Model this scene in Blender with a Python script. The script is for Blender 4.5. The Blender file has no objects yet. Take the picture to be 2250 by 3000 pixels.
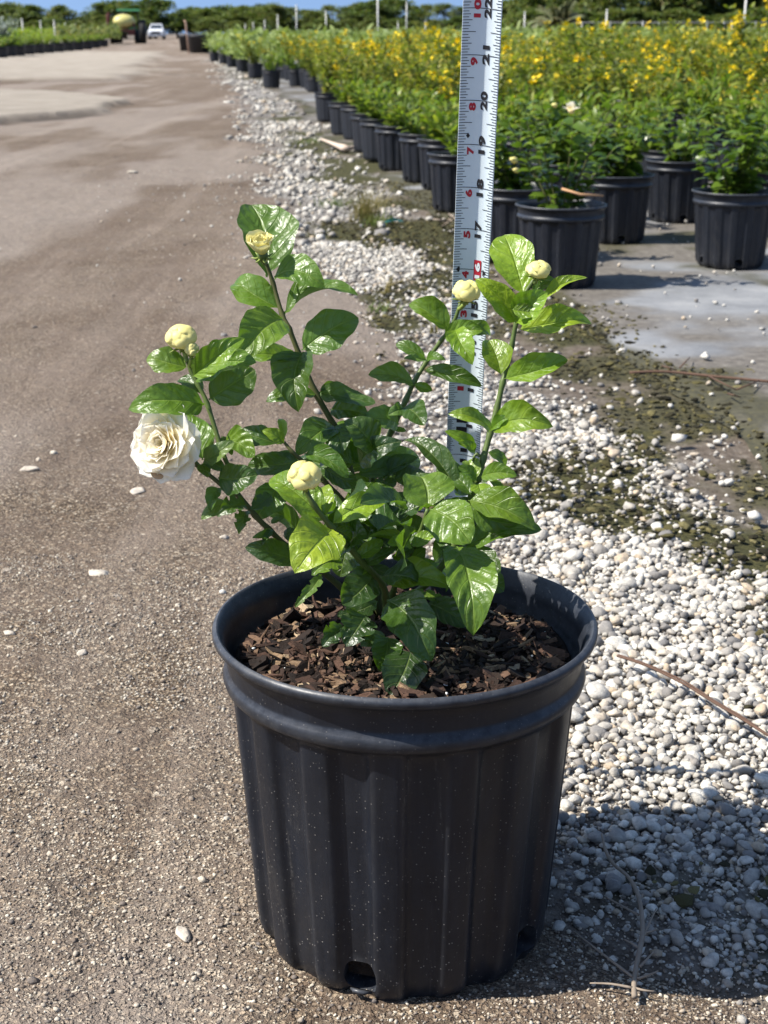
import bpy, bmesh, math, random
import numpy as np
from mathutils import Vector, Matrix, noise as mnoise
S = bpy.context.scene
COL = S.collection
R = math.radians

# ------------------------------------------------------------------ camera, sky, sun, exposure
CAM_H = 0.609
PITCH = R(17.93)
cam = bpy.data.cameras.new('camera'); camo = bpy.data.objects.new('camera', cam); COL.objects.link(camo)
cam.sensor_fit = 'VERTICAL'; cam.sensor_height = 36; cam.lens = 52
cam.clip_start = 0.02; cam.clip_end = 5000
camo.location = (0, 0, CAM_H); camo.rotation_euler = (math.pi/2 - PITCH, 0, 0)
cam.dof.use_dof = True; cam.dof.focus_distance = 0.99; cam.dof.aperture_fstop = 22
S.camera = camo
SUN_EL = R(49); SUN_AZ = R(12)        # sun stands to the left, slightly towards the camera
sun_to = Vector((-math.cos(SUN_AZ)*math.cos(SUN_EL), -math.sin(SUN_AZ)*math.cos(SUN_EL), math.sin(SUN_EL)))
W = bpy.data.worlds.new('World'); S.world = W; W.use_nodes = True
nt = W.node_tree; bg = nt.nodes['Background']
sk = nt.nodes.new('ShaderNodeTexSky'); sk.sky_type = 'NISHITA'; sk.sun_disc = False
sk.sun_elevation = SUN_EL; sk.sun_rotation = math.atan2(sun_to.x, sun_to.y) % (2*math.pi)
sk.air_density = 1.0; sk.dust_density = 0.4; sk.ozone_density = 1.1
tcw = nt.nodes.new('ShaderNodeTexCoord'); lift = nt.nodes.new('ShaderNodeVectorMath'); lift.operation = 'ADD'; lift.inputs[1].default_value = (0, 0, .42)
nt.links.new(tcw.outputs['Generated'], lift.inputs[0]); nrmv = nt.nodes.new('ShaderNodeVectorMath'); nrmv.operation = 'NORMALIZE'; nt.links.new(lift.outputs[0], nrmv.inputs[0]); nt.links.new(nrmv.outputs[0], sk.inputs[0])
nt.links.new(sk.outputs[0], bg.inputs[0]); bg.inputs[1].default_value = 0.118
sl = bpy.data.lights.new('sun', 'SUN'); sl.energy = 5.0; sl.angle = R(0.53); sl.color = (1.0, 0.95, 0.87)
so = bpy.data.objects.new('sun', sl); COL.objects.link(so)
so.rotation_euler = sun_to.to_track_quat('Z', 'Y').to_euler()
S.view_settings.view_transform = 'Standard'; S.view_settings.look = 'None'
S.view_settings.exposure = 0.92; S.view_settings.gamma = 1.0
S.cycles.max_bounces = 8; S.cycles.transparent_max_bounces = 8

# ------------------------------------------------------------------ geometry helpers
FPX = 52/36*3000.0                    # focal length in photograph pixels (2250 x 3000)
cp, sp = math.cos(PITCH), math.sin(PITCH)
def ray(px, py):
    xc = (px-1125)/FPX; yc = -(py-1500)/FPX
    return Vector((xc, cp + yc*sp, -sp + yc*cp))
def P(px, py, d):                     # world point at a given distance along the lens axis
    return Vector((0, 0, CAM_H)) + ray(px, py)*d
def G(px, py, z=0.0):                 # world point on a level plane
    r = ray(px, py); return Vector((0, 0, CAM_H)) + r*((z-CAM_H)/r.z)
K = 2250/1659.0
def GV(x, y, z=0.0): return G(x*K, y*K, z)

rng = np.random.default_rng(7)
random.seed(11)
def tag(o, label=None, cat=None, group=None, kind=None):
    if label: o['label'] = label
    if cat: o['category'] = cat
    if group: o['group'] = group
    if kind: o['kind'] = kind
    return o
def link(o, parent=None):
    COL.objects.link(o)
    if parent: o.parent = parent
    return o
def empty(name, loc, rz=0):
    o = bpy.data.objects.new(name, None); o.location = loc; o.rotation_euler = (0, 0, rz); o.empty_display_size = .05
    return link(o)
def mesh_np(name, V, F, smooth=False):
    """V (n,3); F list of (m,k) int arrays (k=3 or 4)"""
    me = bpy.data.meshes.new(name)
    V = np.asarray(V, dtype=np.float32)
    if not isinstance(F, (list, tuple)): F = [F]
    F = [np.asarray(f, dtype=np.int32) for f in F if len(f)]
    loops = np.concatenate([f.ravel() for f in F]); tot = np.concatenate([np.full(len(f), f.shape[1], dtype=np.int32) for f in F])
    st = np.concatenate([[0], np.cumsum(tot)[:-1]]).astype(np.int32)
    me.vertices.add(len(V)); me.vertices.foreach_set('co', V.ravel())
    me.loops.add(len(loops)); me.loops.foreach_set('vertex_index', loops)
    me.polygons.add(len(tot)); me.polygons.foreach_set('loop_start', st); me.polygons.foreach_set('loop_total', tot)
    me.update(calc_edges=True); me.validate()
    if smooth: me.polygons.foreach_set('use_smooth', np.ones(len(me.polygons), dtype=bool))
    return me
def mobj(name, me, mat=None, parent=None, loc=None):
    o = bpy.data.objects.new(name, me)
    if mat and not me.materials: me.materials.append(mat)
    if loc is not None: o.location = loc
    return link(o, parent)
def bm_mesh(name, bm, smooth=False):
    me = bpy.data.meshes.new(name); bm.to_mesh(me); bm.free()
    if smooth: me.polygons.foreach_set('use_smooth', np.ones(len(me.polygons), dtype=bool))
    return me
def attr(me, name, arr):
    a = me.color_attributes.new(name, 'FLOAT_COLOR', 'POINT')
    a.data.foreach_set('color', np.asarray(arr, dtype=np.float32).ravel())
def copy_tree(o, loc=None, rz=None, scale=None):
    c = o.copy(); link(c)
    if loc is not None: c.location = loc
    if rz is not None: c.rotation_euler = (0, 0, rz)
    if scale is not None: c.scale = scale
    for ch in list(o.children):
        d = ch.copy(); link(d, c)
        for g in list(ch.children):
            e = g.copy(); link(e, d)
    return c

def _h(ix, iy, s):
    n = (ix.astype(np.int64)*374761393 + iy.astype(np.int64)*668265263 + s*144665)
    n = (n ^ (n >> 13))*1274126177; n = n ^ (n >> 16)
    return (n & 0xffff)/65535.0
def vnoise(x, y, s=0):
    x = np.asarray(x, float); y = np.asarray(y, float)
    ix = np.floor(x); iy = np.floor(y); fx = x-ix; fy = y-iy; fx = fx*fx*(3-2*fx); fy = fy*fy*(3-2*fy)
    a = _h(ix, iy, s); b = _h(ix+1, iy, s); c = _h(ix, iy+1, s); d = _h(ix+1, iy+1, s)
    return a*(1-fx)*(1-fy)+b*fx*(1-fy)+c*(1-fx)*fy+d*fx*fy
def fbm(x, y, s=0, o=4):
    t = 0; a = .5; f = 1
    for i in range(o):
        t = t + a*vnoise(np.asarray(x)*f+i*7.3, np.asarray(y)*f+i*3.1, s+i); a *= .5; f *= 2.03
    return t/(1-.5**o)
def sstep(a, b, x):
    t = np.clip((x-a)/(b-a), 0, 1); return t*t*(3-2*t)

def tube(V, F, pts, rad, n=6, cap=True):
    """append a swept tube to python lists V, F(quads as 4-tuples / tri)"""
    pts = [Vector(p) for p in pts]
    if not isinstance(rad, (list, tuple)): rad = [rad]*len(pts)
    base = len(V); up = Vector((.13, .31, .94))
    for i, p in enumerate(pts):
        d = (pts[min(i+1, len(pts)-1)]-pts[max(i-1, 0)]).normalized()
        if abs(d.dot(up)) > .97: up = Vector((.9, .2, .1))
        a = d.cross(up).normalized(); b = d.cross(a)
        for k in range(n):
            th = 2*math.pi*k/n
            V.append(tuple(p + (a*math.cos(th)+b*math.sin(th))*rad[i]))
    for i in range(len(pts)-1):
        for k in range(n):
            F.append((base+i*n+k, base+i*n+(k+1) % n, base+(i+1)*n+(k+1) % n, base+(i+1)*n+k))
    if cap:
        F.append(tuple(base+k for k in range(n))[::-1]); F.append(tuple(base+(len(pts)-1)*n+k for k in range(n)))
def py_mesh(name, V, F, smooth=True):
    me = bpy.data.meshes.new(name); me.from_pydata([tuple(v) for v in V], [], F); me.update()
    if smooth: me.polygons.foreach_set('use_smooth', np.ones(len(me.polygons), dtype=bool))
    return me
def spline(pts, m=4):
    pts = [Vector(p) for p in pts]; out = []
    for i in range(len(pts)-1):
        p0 = pts[max(i-1, 0)]; p1 = pts[i]; p2 = pts[i+1]; p3 = pts[min(i+2, len(pts)-1)]
        for k in range(m):
            t = k/m
            out.append(.5*((2*p1)+(p2-p0)*t+(2*p0-5*p1+4*p2-p3)*t*t+(3*p1-p0-3*p2+p3)*t**3))
    out.append(pts[-1]); return out
def box(V, F, c, s, rz=0.0, taper=1.0, rx=0.0):
    b = len(V); M = Matrix.Rotation(rz, 3, 'Z') @ Matrix.Rotation(rx, 3, 'X')
    for z in (-1, 1):
        k = taper if z > 0 else 1
        for x, y in ((-1, -1), (1, -1), (1, 1), (-1, 1)):
            V.append(tuple(Vector(c)+M @ Vector((x*s[0]/2*k, y*s[1]/2*k, z*s[2]/2))))
    F += [(b+3, b+2, b+1, b), (b+4, b+5, b+6, b+7), (b, b+1, b+5, b+4), (b+1, b+2, b+6, b+5), (b+2, b+3, b+7, b+6), (b+3, b, b+4, b+7)]

# ------------------------------------------------------------------ material helpers
class NT:
    def __init__(s, name):
        s.m = bpy.data.materials.new(name); s.m.use_nodes = True; s.t = s.m.node_tree
        s.p = s.t.nodes['Principled BSDF']; s.out = s.t.nodes['Material Output']
    def n(s, typ, **kw):
        nd = s.t.nodes.new('ShaderNode'+typ)
        for k, v in kw.items(): setattr(nd, k, v)
        return nd
    def l(s, a, b): s.t.links.new(a, b)
    def set(s, nd, **kw):
        for k, v in kw.items():
            i = nd.inputs[k.replace('_', ' ')]
            if hasattr(v, 'is_output'): s.l(v, i)
            else: i.default_value = v
    def co(s, kind='Object'):
        return s.n('TexCoord').outputs[kind]
    def noise(s, scale, detail=4, rough=.55, vec=None, dist=0):
        nd = s.n('TexNoise'); nd.inputs['Scale'].default_value = scale; nd.inputs['Detail'].default_value = detail
        nd.inputs['Roughness'].default_value = rough; nd.inputs['Distortion'].default_value = dist
        if vec is not None: s.l(vec, nd.inputs['Vector'])
        return nd.outputs['Fac']
    def voro(s, scale, vec=None, feature='F1', out='Distance', rnd=1.0):
        nd = s.n('TexVoronoi'); nd.feature = feature; nd.inputs['Scale'].default_value = scale; nd.inputs['Randomness'].default_value = rnd
        if vec is not None: s.l(vec, nd.inputs['Vector'])
        return nd.outputs[out]
    def ramp(s, fac, stops, interp='LINEAR'):
        nd = s.n('ValToRGB'); nd.color_ramp.interpolation = interp; e = nd.color_ramp.elements
        while len(e) < len(stops): e.new(.5)
        for el, (p, c) in zip(e, stops):
            el.position = p; el.color = (*c, 1) if not isinstance(c, (int, float)) else (c, c, c, 1)
        s.l(fac, nd.inputs[0]); return nd.outputs[0]
    def mix(s, fac, a, b, mode='MIX'):
        nd = s.n('MixRGB'); nd.blend_type = mode
        for i, v in enumerate((fac, a, b)):
            if hasattr(v, 'is_output'): s.l(v, nd.inputs[i])
            elif isinstance(v, (int, float)): nd.inputs[i].default_value = v if i == 0 else (v, v, v, 1)
            else: nd.inputs[i].default_value = (*v, 1)
        return nd.outputs[0]
    def math(s, op, a, b=0.0, c=0.0):
        nd = s.n('Math'); nd.operation = op
        for i, v in enumerate((a, b, c)):
            if hasattr(v, 'is_output'): s.l(v, nd.inputs[i])
            else: nd.inputs[i].default_value = v
        return nd.outputs[0]
    def sep(s, col):
        nd = s.n('SeparateColor'); s.l(col, nd.inputs[0]); return nd.outputs
    def bump(s, h, strength=.3, dist=.01, normal=None):
        nd = s.n('Bump'); nd.inputs['Strength'].default_value = strength; nd.inputs['Distance'].default_value = dist
        s.l(h, nd.inputs['Height'])
        if normal is not None: s.l(normal, nd.inputs['Normal'])
        return nd.outputs[0]
    def fin(s, base=None, rough=None, normal=None, spec=None, **kw):
        for nm, v in (('Base Color', base), ('Roughness', rough), ('Normal', normal), ('Specular IOR Level', spec)):
            if v is None: continue
            if hasattr(v, 'is_output'): s.l(v, s.p.inputs[nm])
            else: s.p.inputs[nm].default_value = (*v, 1) if isinstance(v, tuple) else v
        for k, v in kw.items(): s.p.inputs[k.replace('_', ' ')].default_value = v
        return s.m
def plain(name, col, rough=.6, spec=.4, var=.25, scale=20, metallic=0.0):
    t = NT(name); f = t.noise(scale, 4, .6, t.co())
    c = t.mix(f, tuple(x*(1-var) for x in col), tuple(min(1, x*(1+var)) for x in col))
    return t.fin(c, rough, spec=spec, Metallic=metallic)

def m_leaf():
    t = NT('jasmine_leaf')
    oi = t.n('ObjectInfo'); uv = t.n('UVMap').outputs[0]
    sx = t.n('SeparateXYZ'); t.l(uv, sx.inputs[0]); u, v = sx.outputs[0], sx.outputs[1]
    av = t.math('ABSOLUTE', v)
    mid = t.ramp(av, [(0, 1), (.03, .9), (.07, 0)])
    ph = t.math('FRACT', t.math('SUBTRACT', t.math('MULTIPLY', u, 5.4), t.math('ADD', t.math('MULTIPLY', av, 1.25), t.math('MULTIPLY', t.math('MULTIPLY', av, av), .35))))
    lat = t.ramp(t.math('ABSOLUTE', t.math('SUBTRACT', ph, .5)), [(.44, 0), (.5, .55)])
    vein = t.math('MAXIMUM', mid, lat)
    co = t.co()
    mott = t.noise(95, 6, .7, co)
    fine = t.noise(420, 3, .6, co)
    base = oi.outputs['Color']
    c = t.mix(t.ramp(mott, [(.35, 0), (.7, 1)]), t.mix(1.0, base, (.70, .78, .75), 'MULTIPLY'), t.mix(1.0, base, (1.25, 1.18, 1.1), 'MULTIPLY'))
    c = t.mix(t.ramp(fine, [(.62, 0), (.8, .35)]), c, t.mix(1.0, base, (1.9, 1.6, 1.5), 'MULTIPLY'))
    blem = t.math('MULTIPLY', t.ramp(t.noise(38, 5, .7, co), [(.66, 0), (.74, .55)]), t.ramp(oi.outputs['Random'], [(.35, 0), (.8, 1)]))
    c = t.mix(blem, c, (.20, .19, .04))
    c = t.mix(t.math('MULTIPLY', vein, .50), c, t.mix(.35, base, (.35, .45, .12)))
    gi = t.n('NewGeometry')
    under = t.mix(.55, base, (.15, .25, .08))
    c2 = t.mix(gi.outputs['Backfacing'], c, under)
    ht = t.math('ADD', t.math('ADD', t.math('MULTIPLY', t.noise(75, 3, .5, co, .8), 1.6), t.math('MULTIPLY', t.noise(260, 3, .5, co), .35)), t.math('MULTIPLY', vein, -.75))
    nm = t.bump(ht, .48, .0034)
    rg = t.math('ADD', t.ramp(mott, [(.2, .29), (.8, .46)]), t.math('MULTIPLY', gi.outputs['Backfacing'], .3))
    t.fin(c2, rg, nm, .55)
    tr = t.n('BsdfTranslucent'); t.l(t.mix(1.0, t.mix(.6, base, (.25, .42, .03)), (1.3, 1.5, .8), 'MULTIPLY'), tr.inputs[0])
    mx = t.n('MixShader'); mx.inputs[0].default_value = .24
    t.l(t.p.outputs[0], mx.inputs[1]); t.l(tr.outputs[0], mx.inputs[2]); t.l(mx.outputs[0], t.out.inputs[0])
    return t.m
def m_foliage(name, dark, light, trans=.3, rough=.45, odd=None):
    t = NT(name); gi = t.n('NewGeometry'); oi = t.n('ObjectInfo')
    f = gi.outputs['Random Per Island']
    st = [(0, dark), (.75, light)]
    if odd: st.append((.97, odd))
    c = t.ramp(f, st)
    c = t.mix(.5, c, t.mix(oi.outputs['Random'], (.75, .8, .7), (1.2, 1.15, 1.05)), 'MULTIPLY') if False else \
        t.mix(1.0, c, t.mix(oi.outputs['Random'], (.78, .82, .75), (1.2, 1.12, 1.1)), 'MULTIPLY')
    t.fin(c, rough, spec=.4)
    tr = t.n('BsdfTranslucent'); t.l(t.mix(1.0, c, (1.4, 1.5, .8), 'MULTIPLY'), tr.inputs[0])
    mx = t.n('MixShader'); mx.inputs[0].default_value = trans
    t.l(t.p.outputs[0], mx.inputs[1]); t.l(tr.outputs[0], mx.inputs[2]); t.l(mx.outputs[0], t.out.inputs[0])
    return t.m
def m_petal(name, inner, outer, sub=.35):
    t = NT(name); uv = t.n('UVMap').outputs[0]; sx = t.n('SeparateXYZ'); t.l(uv, sx.inputs[0])
    c = t.ramp(sx.outputs[0], [(.25, inner), (.95, outer)])
    c = t.mix(t.ramp(t.noise(300, 3, .6, t.co()), [(.3, .0), (.8, .12)]), c, inner)
    t.fin(c, .5, t.bump(t.noise(110, 3, .5, t.co(), .3), .08, .002), .3)
    tr = t.n('BsdfTranslucent'); t.l(c, tr.inputs[0]); mx = t.n('MixShader'); mx.inputs[0].default_value = sub
    t.l(t.p.outputs[0], mx.inputs[1]); t.l(tr.outputs[0], mx.inputs[2]); t.l(mx.outputs[0], t.out.inputs[0])
    return t.m
def m_plastic(name, dust=1.0):
    t = NT(name); co = t.co()
    mp = t.n('Mapping'); mp.inputs['Scale'].default_value = (1, 1, .12); t.l(co, mp.inputs[0])
    streak = t.ramp(t.noise(60, 5, .7, mp.outputs[0]), [(.45, 0), (.8, 1)])
    sx = t.n('SeparateXYZ'); t.l(co, sx.inputs[0])
    low = t.ramp(sx.outputs[2], [(0, 1), (.35, .35), (.8, .12)])
    low = t.ramp(t.math('MULTIPLY', sx.outputs[2], 4.2), [(0, 1), (.25, .5), (.9, .12)])
    dirt = t.math('MULTIPLY', t.math('MULTIPLY', t.ramp(t.noise(25, 6, .7, co), [(.4, 0), (.75, 1)]), low), .38)
    c = t.mix(streak, (.0058, .0076, .0122), (.0140, .0175, .0260))
    c = t.mix(dirt, c, (.050, .045, .040))
    gn = t.n('NewGeometry'); nz = t.n('SeparateXYZ'); t.l(gn.outputs['Normal'], nz.inputs[0])
    ledge = t.math('MULTIPLY', t.ramp(nz.outputs[2], [(.12, 0), (.55, 1)]), t.ramp(t.noise(130, 6, .75, co), [(.35, .1), (.65, .75)]))
    c = t.mix(t.math('MULTIPLY', ledge, .42), c, (.115, .125, .145))
    v3 = t.n('TexVoronoi'); v3.inputs['Scale'].default_value = 560; t.l(co, v3.inputs['Vector'])
    r3 = t.sep(v3.outputs['Color'])
    sp3 = t.math('MULTIPLY', t.ramp(v3.outputs['Distance'], [(.16, 1), (.3, 0)]), t.ramp(r3[0], [(.86, 0), (.92, .8)]))
    c = t.mix(t.math('MULTIPLY', sp3, t.math('MULTIPLY', t.math('ADD', low, .14), .85*dust)), c, (.42, .39, .34))
    pt = t.ramp(gn.outputs['Pointiness'], [(.515, 0), (.56, 1)])
    wear = t.math('MULTIPLY', pt, t.ramp(t.noise(70, 5, .7, co), [(.35, .15), (.65, 1)]))
    c = t.mix(t.math('MULTIPLY', wear, .45), c, (.085, .088, .092))
    scuff = t.math('MULTIPLY', t.ramp(t.noise(34, 7, .8, mp.outputs[0], 1.2), [(.60, 0), (.70, 1)]), t.ramp(t.noise(260, 3, .6, co), [(.4, 0), (.6, 1)]))
    c = t.mix(t.math('MULTIPLY', scuff, .30), c, (.16, .15, .135))
    # dust specks
    vd = t.n('TexVoronoi'); vd.inputs['Scale'].default_value = 230; t.l(co, vd.inputs['Vector'])
    rs = t.sep(vd.outputs['Color'])
    spk = t.math('MULTIPLY', t.ramp(vd.outputs['Distance'], [(.10, 1), (.2, 0)]), t.ramp(rs[0], [(.80, 0), (.9, .75)]))
    spk = t.math('MULTIPLY', spk, t.math('MULTIPLY', t.math('ADD', low, .04), .18*dust))
    # hair-line scratches
    mp2 = t.n('Mapping'); mp2.inputs['Scale'].default_value = (1, 1, .05); mp2.inputs['Rotation'].default_value = (.06, .04, 0); t.l(co, mp2.inputs[0])
    scr = t.ramp(t.noise(520, 2, .5, mp2.outputs[0]), [(.72, 0), (.78, .28)])
    c = t.mix(spk, c, (.5, .46, .4)); c = t.mix(t.math('MULTIPLY', scr, .35), c, (.16, .15, .14))
    r = t.ramp(t.noise(40, 5, .6, co), [(.3, .34), (.7, .50)])
    nm = t.bump(t.noise(90, 5, .6, co), .14, .002)
    return t.fin(c, r, nm, .36)

M = {}
M['leaf'] = m_leaf()
M['stem'] = plain('green_stem', (.075, .11, .022), .5, .4, .4, 120)
M['bark'] = plain('brown_stem', (.080, .085, .026), .7, .3, .4, 150)
M['petal'] = m_petal('white_petal', (.95, .84, .50), (.93, .905, .83), .5)
M['bud'] = m_petal('cream_bud_petal', (.77, .69, .25), (.83, .78, .40), .2)
M['plastic'] = m_plastic('black_nursery_plastic')
M['plastic_far'] = plain('dusty_black_plastic', (.012, .014, .019), .5, .42, .4, 14)

# ------------------------------------------------------------------ ground layout (world metres)
def wline(pts):                       # photo-view points on the ground -> X as a function of Y
    w = sorted([(GV(x, y).y, GV(x, y).x) for x, y in pts]); a = np.array(w)
    return lambda Y: np.interp(Y, a[:, 0], a[:, 1])
_road = wline([(455, 118), (500, 185), (535, 260), (560, 330), (600, 420), (650, 520), (715, 600), (800, 660), (860, 720), (890, 850)])
def XR(Y):                            # right edge of the packed dirt
    Y = np.asarray(Y, float)
    near = np.interp(Y, [.3, .70, .80, .88, 1.0, 1.2, 1.7, 2.4], [1.3, .75, .36, .19, .10, .075, .06, .055])
    b = np.where(Y < 2.4, near, _road(Y))
    far = GV(455, 118); b = np.where(Y > far.y, far.x-.135*(Y-far.y), b)
    return b + (fbm(Y*3.1, Y*0+2, 5)-.5)*np.clip(.05*Y, .03, .5)
_cl = wline([(470, 118), (560, 175), (640, 225), (760, 320), (870, 400), (950, 470), (1050, 560), (1190, 650), (1290, 735), (1425, 840), (1545, 920), (1630, 1010), (1760, 1160)])
def XC(Y):                            # left edge of the woven ground cloth
    Y = np.asarray(Y, float); far = GV(470, 118)
    b = _cl(Y); b = np.where(Y > far.y, far.x-.135*(Y-far.y), b)
    lo = GV(1760, 1160); b = np.where(Y < lo.y, lo.x+(lo.y-Y)*1.2, b)
    return b + (fbm(Y*2.3, Y*0+9, 8)-.5)*np.clip(.045*Y, .05, .4)

_xg = wline([(470, 118), (560, 175), (640, 225), (740, 320), (850, 400), (915, 480), (950, 560), (975, 660), (1010, 760), (1120, 840), (1300, 900), (1430, 985), (1530, 1090), (1680, 1240), (1800, 1330)])
def XG(Y):                            # right limit of the dense gravel; beyond it dirt and moss up to the cloth
    Y = np.asarray(Y, float); return np.where(Y > 40, XC(Y), _xg(Y)) + (fbm(Y*4.1, Y*0+3, 58)-.5)*np.clip(.06*Y, .05, .3)
def fan(name, rows, xl, xr, ncol, zf, colf=None, smooth=True, bias=None):
    s = np.linspace(0, 1, ncol)
    if bias is not None: s = bias(s)
    Y = np.repeat(rows[:, None], ncol, 1); X = xl(rows)[:, None]*(1-s)[None]+xr(rows)[:, None]*s[None]
    Z = zf(X, Y, np.repeat(s[None], len(rows), 0))
    V = np.stack([X, Y, Z], -1).reshape(-1, 3)
    i = np.arange(len(rows)-1)[:, None]*ncol+np.arange(ncol-1)[None]
    F = np.stack([i, i+1, i+ncol+1, i+ncol], -1).reshape(-1, 4)
    me = mesh_np(name, V, F, smooth)
    if colf is not None: attr(me, 'mask', colf(X, Y).reshape(-1, 4))
    return me

# --- ground: one sheet to the horizon
rows = np.concatenate([np.linspace(-6, .55, 24), np.geomspace(.6, 60, 520), np.geomspace(62, 2600, 60)])
def gz(X, Y, s):
    a = np.clip(1.5-Y/12, 0, 1)
    return (fbm(X*22, Y*22, 3)-.55)*.010*a - .006
def gcol(X, Y):
    moss = sstep(.46, .60, fbm(X*4.2+3, Y*3.0, 21)+.30*np.exp(-((X-XC(Y)+.10)/.24)**2)*np.clip(2.4-Y*.16, .5, 1)-.22)
    zone = sstep(-.03, .10, X-XG(Y))*sstep(-.15, .02, XC(Y)-X)
    moss = np.maximum(moss, zone*sstep(.40, .60, fbm(X*7+1, Y*5, 27))*.85)
    dirt = np.maximum(sstep(.45, .62, fbm(X*3, Y*1.6, 31)), zone)
    gr = sstep(-.05, .12, X-XR(Y))*sstep(-.12, .08, XG(Y)-X)
    far = sstep(9, 14, np.abs(X+Y*.13)-0+Y*0)
    return np.stack([moss, dirt, gr, np.ones_like(X)], -1)
g_me = fan('ground', rows, lambda y: -(2.2+np.abs(y)*1.35), lambda y: (2.2+np.abs(y)*1.35), 420, gz, gcol, bias=lambda s: .5+.5*np.sign(s-.5)*np.abs(2*s-1)**1.7)
t = NT('gravel_soil'); co = t.co()
mk = t.sep(t.n('VertexColor', layer_name='mask').outputs[0])
soil = t.ramp(t.noise(60, 6, .7, co), [(.3, (.070, .054, .040)), (.5, (.125, .10, .078)), (.72, (.22, .19, .155))])
vn = t.n('TexVoronoi'); vn.inputs['Scale'].default_value = 62; t.l(co, vn.inputs['Vector'])
peb = t.ramp(t.sep(vn.outputs['Color'])[0], [(0, (.20, .18, .155)), (.5, (.42, .40, .37)), (1, (.62, .60, .56))])
edge = t.ramp(vn.outputs['Distance'], [(.30, 1), (.62, .25)])
peb = t.mix(1.0, peb, edge, 'MULTIPLY')
c = t.mix(t.math('MULTIPLY', mk[2], .85), soil, peb)
c = t.mix(t.math('MULTIPLY', mk[1], .45), c, soil)
mosc = t.ramp(t.noise(90, 6, .75, co), [(.3, (.022, .022, .010)), (.55, (.060, .058, .022)), (.75, (.115, .10, .045))])
c = t.mix(mk[0], c, mosc)
hh = t.math('ADD', t.math('MULTIPLY', t.ramp(vn.outputs['Distance'], [(.0, 1), (.7, 0)]), mk[2]), t.noise(150, 5, .7, co))
t.fin(c, .92, t.bump(hh, .8, .008), .2)
ground = mobj('ground', g_me, t.m); tag(ground, kind='structure')

# --- road: packed dirt, 4 mm above the ground, its edges sinking under the gravel
rows = np.concatenate([np.linspace(-5, .58, 24), np.geomspace(.6, 30, 640), np.geomspace(30.5, 420, 110)])
def XL(Y): return np.where(Y < 30, -9.2-.03*Y, -10.1-.118*(Y-30)) + (fbm(Y*.7, Y*0+4, 15)-.5)*.5
def sandmask(X, Y):
    w = (fbm(X*1.3, Y*1.1, 41)-.5)
    e1 = np.interp(Y, [9.6, 10.6, 12.0, 13.6, 14.8, 16.0, 17.2], [-9, -2.62, -2.25, -2.28, -2.75, -3.6, -6.5])
    m1 = sstep(-.06, .06, e1+w*.35-X)*sstep(9.6, 10.4, Y+w*.8)*(1-sstep(16.6, 17.2, Y+w*.8))
    e2 = np.interp(Y, [19, 20.5, 25, 34, 60, 110], [-9, -3.6, -3.9, -5.2, -8.4, -15])
    m2 = sstep(-.3, .3, e2+w*1.2-X)*sstep(19.2, 20.6, Y+w*2.0)*(1-sstep(44, 62, Y+w*8))
    return np.maximum(m1, m2)
def rz(X, Y, s):
    e = sstep(0, .035, s)*(1-sstep(.0, .20, X-XR(Y)+.16))
    a = np.clip(1.4-Y/25, 0, 1)
    z = .004 + (fbm(X*9, Y*9, 61, 5)-.5)*.012*a + (fbm(X*60, Y*60, 62, 2)-.5)*.0035*np.clip(1.6-Y/2.5, 0, 1)
    z = z + sandmask(X, Y)*.055 + (fbm(X*.8, Y*.5, 63, 3)-.5)*.03*sstep(3, 8, Y)
    return z*e - .012*(1-e)
def rcol(X, Y):
    s = sandmask(X, Y)
    d = .001+.55*(Y*.02)
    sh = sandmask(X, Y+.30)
    dark_edge = np.clip(sh-s, 0, 1)*np.where(Y < 19, 1.0, .45)  # darker stripe along the near edge of the sand patches
    track = 1-.42*sstep(1.35, 2.3, Y+(fbm(X*2, Y*2, 73)-.5)*1.2)
    wash = sstep(.50, .66, fbm(X*1.6+5, Y*.55, 71))
    return np.stack([s, dark_edge, wash, track], -1)
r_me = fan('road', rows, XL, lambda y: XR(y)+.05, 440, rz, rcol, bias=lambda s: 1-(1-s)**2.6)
t = NT('packed_dirt'); co = t.co()
vc = t.n('VertexColor', layer_name='mask'); mk = t.sep(vc.outputs[0])
big = t.noise(3.2, 6, .6, co)
med = t.noise(24, 6, .7, co)
c = t.ramp(big, [(.3, (.122, .088, .064)), (.5, (.168, .124, .092)), (.72, (.245, .190, .145))])
c = t.mix(t.ramp(med, [(.35, .5), (.75, 0)]), c, (.115, .084, .063))
c = t.mix(t.ramp(t.noise(1.1, 3, .6, co, 1.5), [(.42, 0), (.62, .55)]), c, (.255, .205, .165))
wob = t.n('MixRGB'); wob.inputs[0].default_value = .006; t.l(co, wob.inputs[1]); nz_ = t.n('TexNoise'); nz_.inputs['Scale'].default_value = 200; t.l(co, nz_.inputs['Vector']); t.l(nz_.outputs['Color'], wob.inputs[2])
v1 = t.n('TexVoronoi'); v1.inputs['Scale'].default_value = 300; t.l(wob.outputs[0], v1.inputs['Vector'])
s1 = t.sep(v1.outputs['Color'])
gcolr = t.ramp(s1[0], [(0, (.072, .048, .029)), (.28, (.155, .108, .069)), (.48, (.295, .217, .142)), (.74, (.49, .38, .255)), (.92, (.66, .56, .42)), (1, (.78, .69, .53))])
gm = t.ramp(v1.outputs['Distance'], [(.30, 1), (.62, .25)])
gcolr = t.mix(1.0, gcolr, gm, 'MULTIPLY')
grain = t.math('MULTIPLY', t.ramp(t.noise(6, 5, .65, co), [(.30, .30), (.62, .92)]), vc.outputs['Alpha'])
c = t.mix(grain, c, gcolr)
gm = t.math('MULTIPLY', gm, t.math('ADD', s1[0], .3))
v2 = t.n('TexVoronoi'); v2.inputs['Scale'].default_value = 95; t.l(co, v2.inputs['Vector'])
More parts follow.
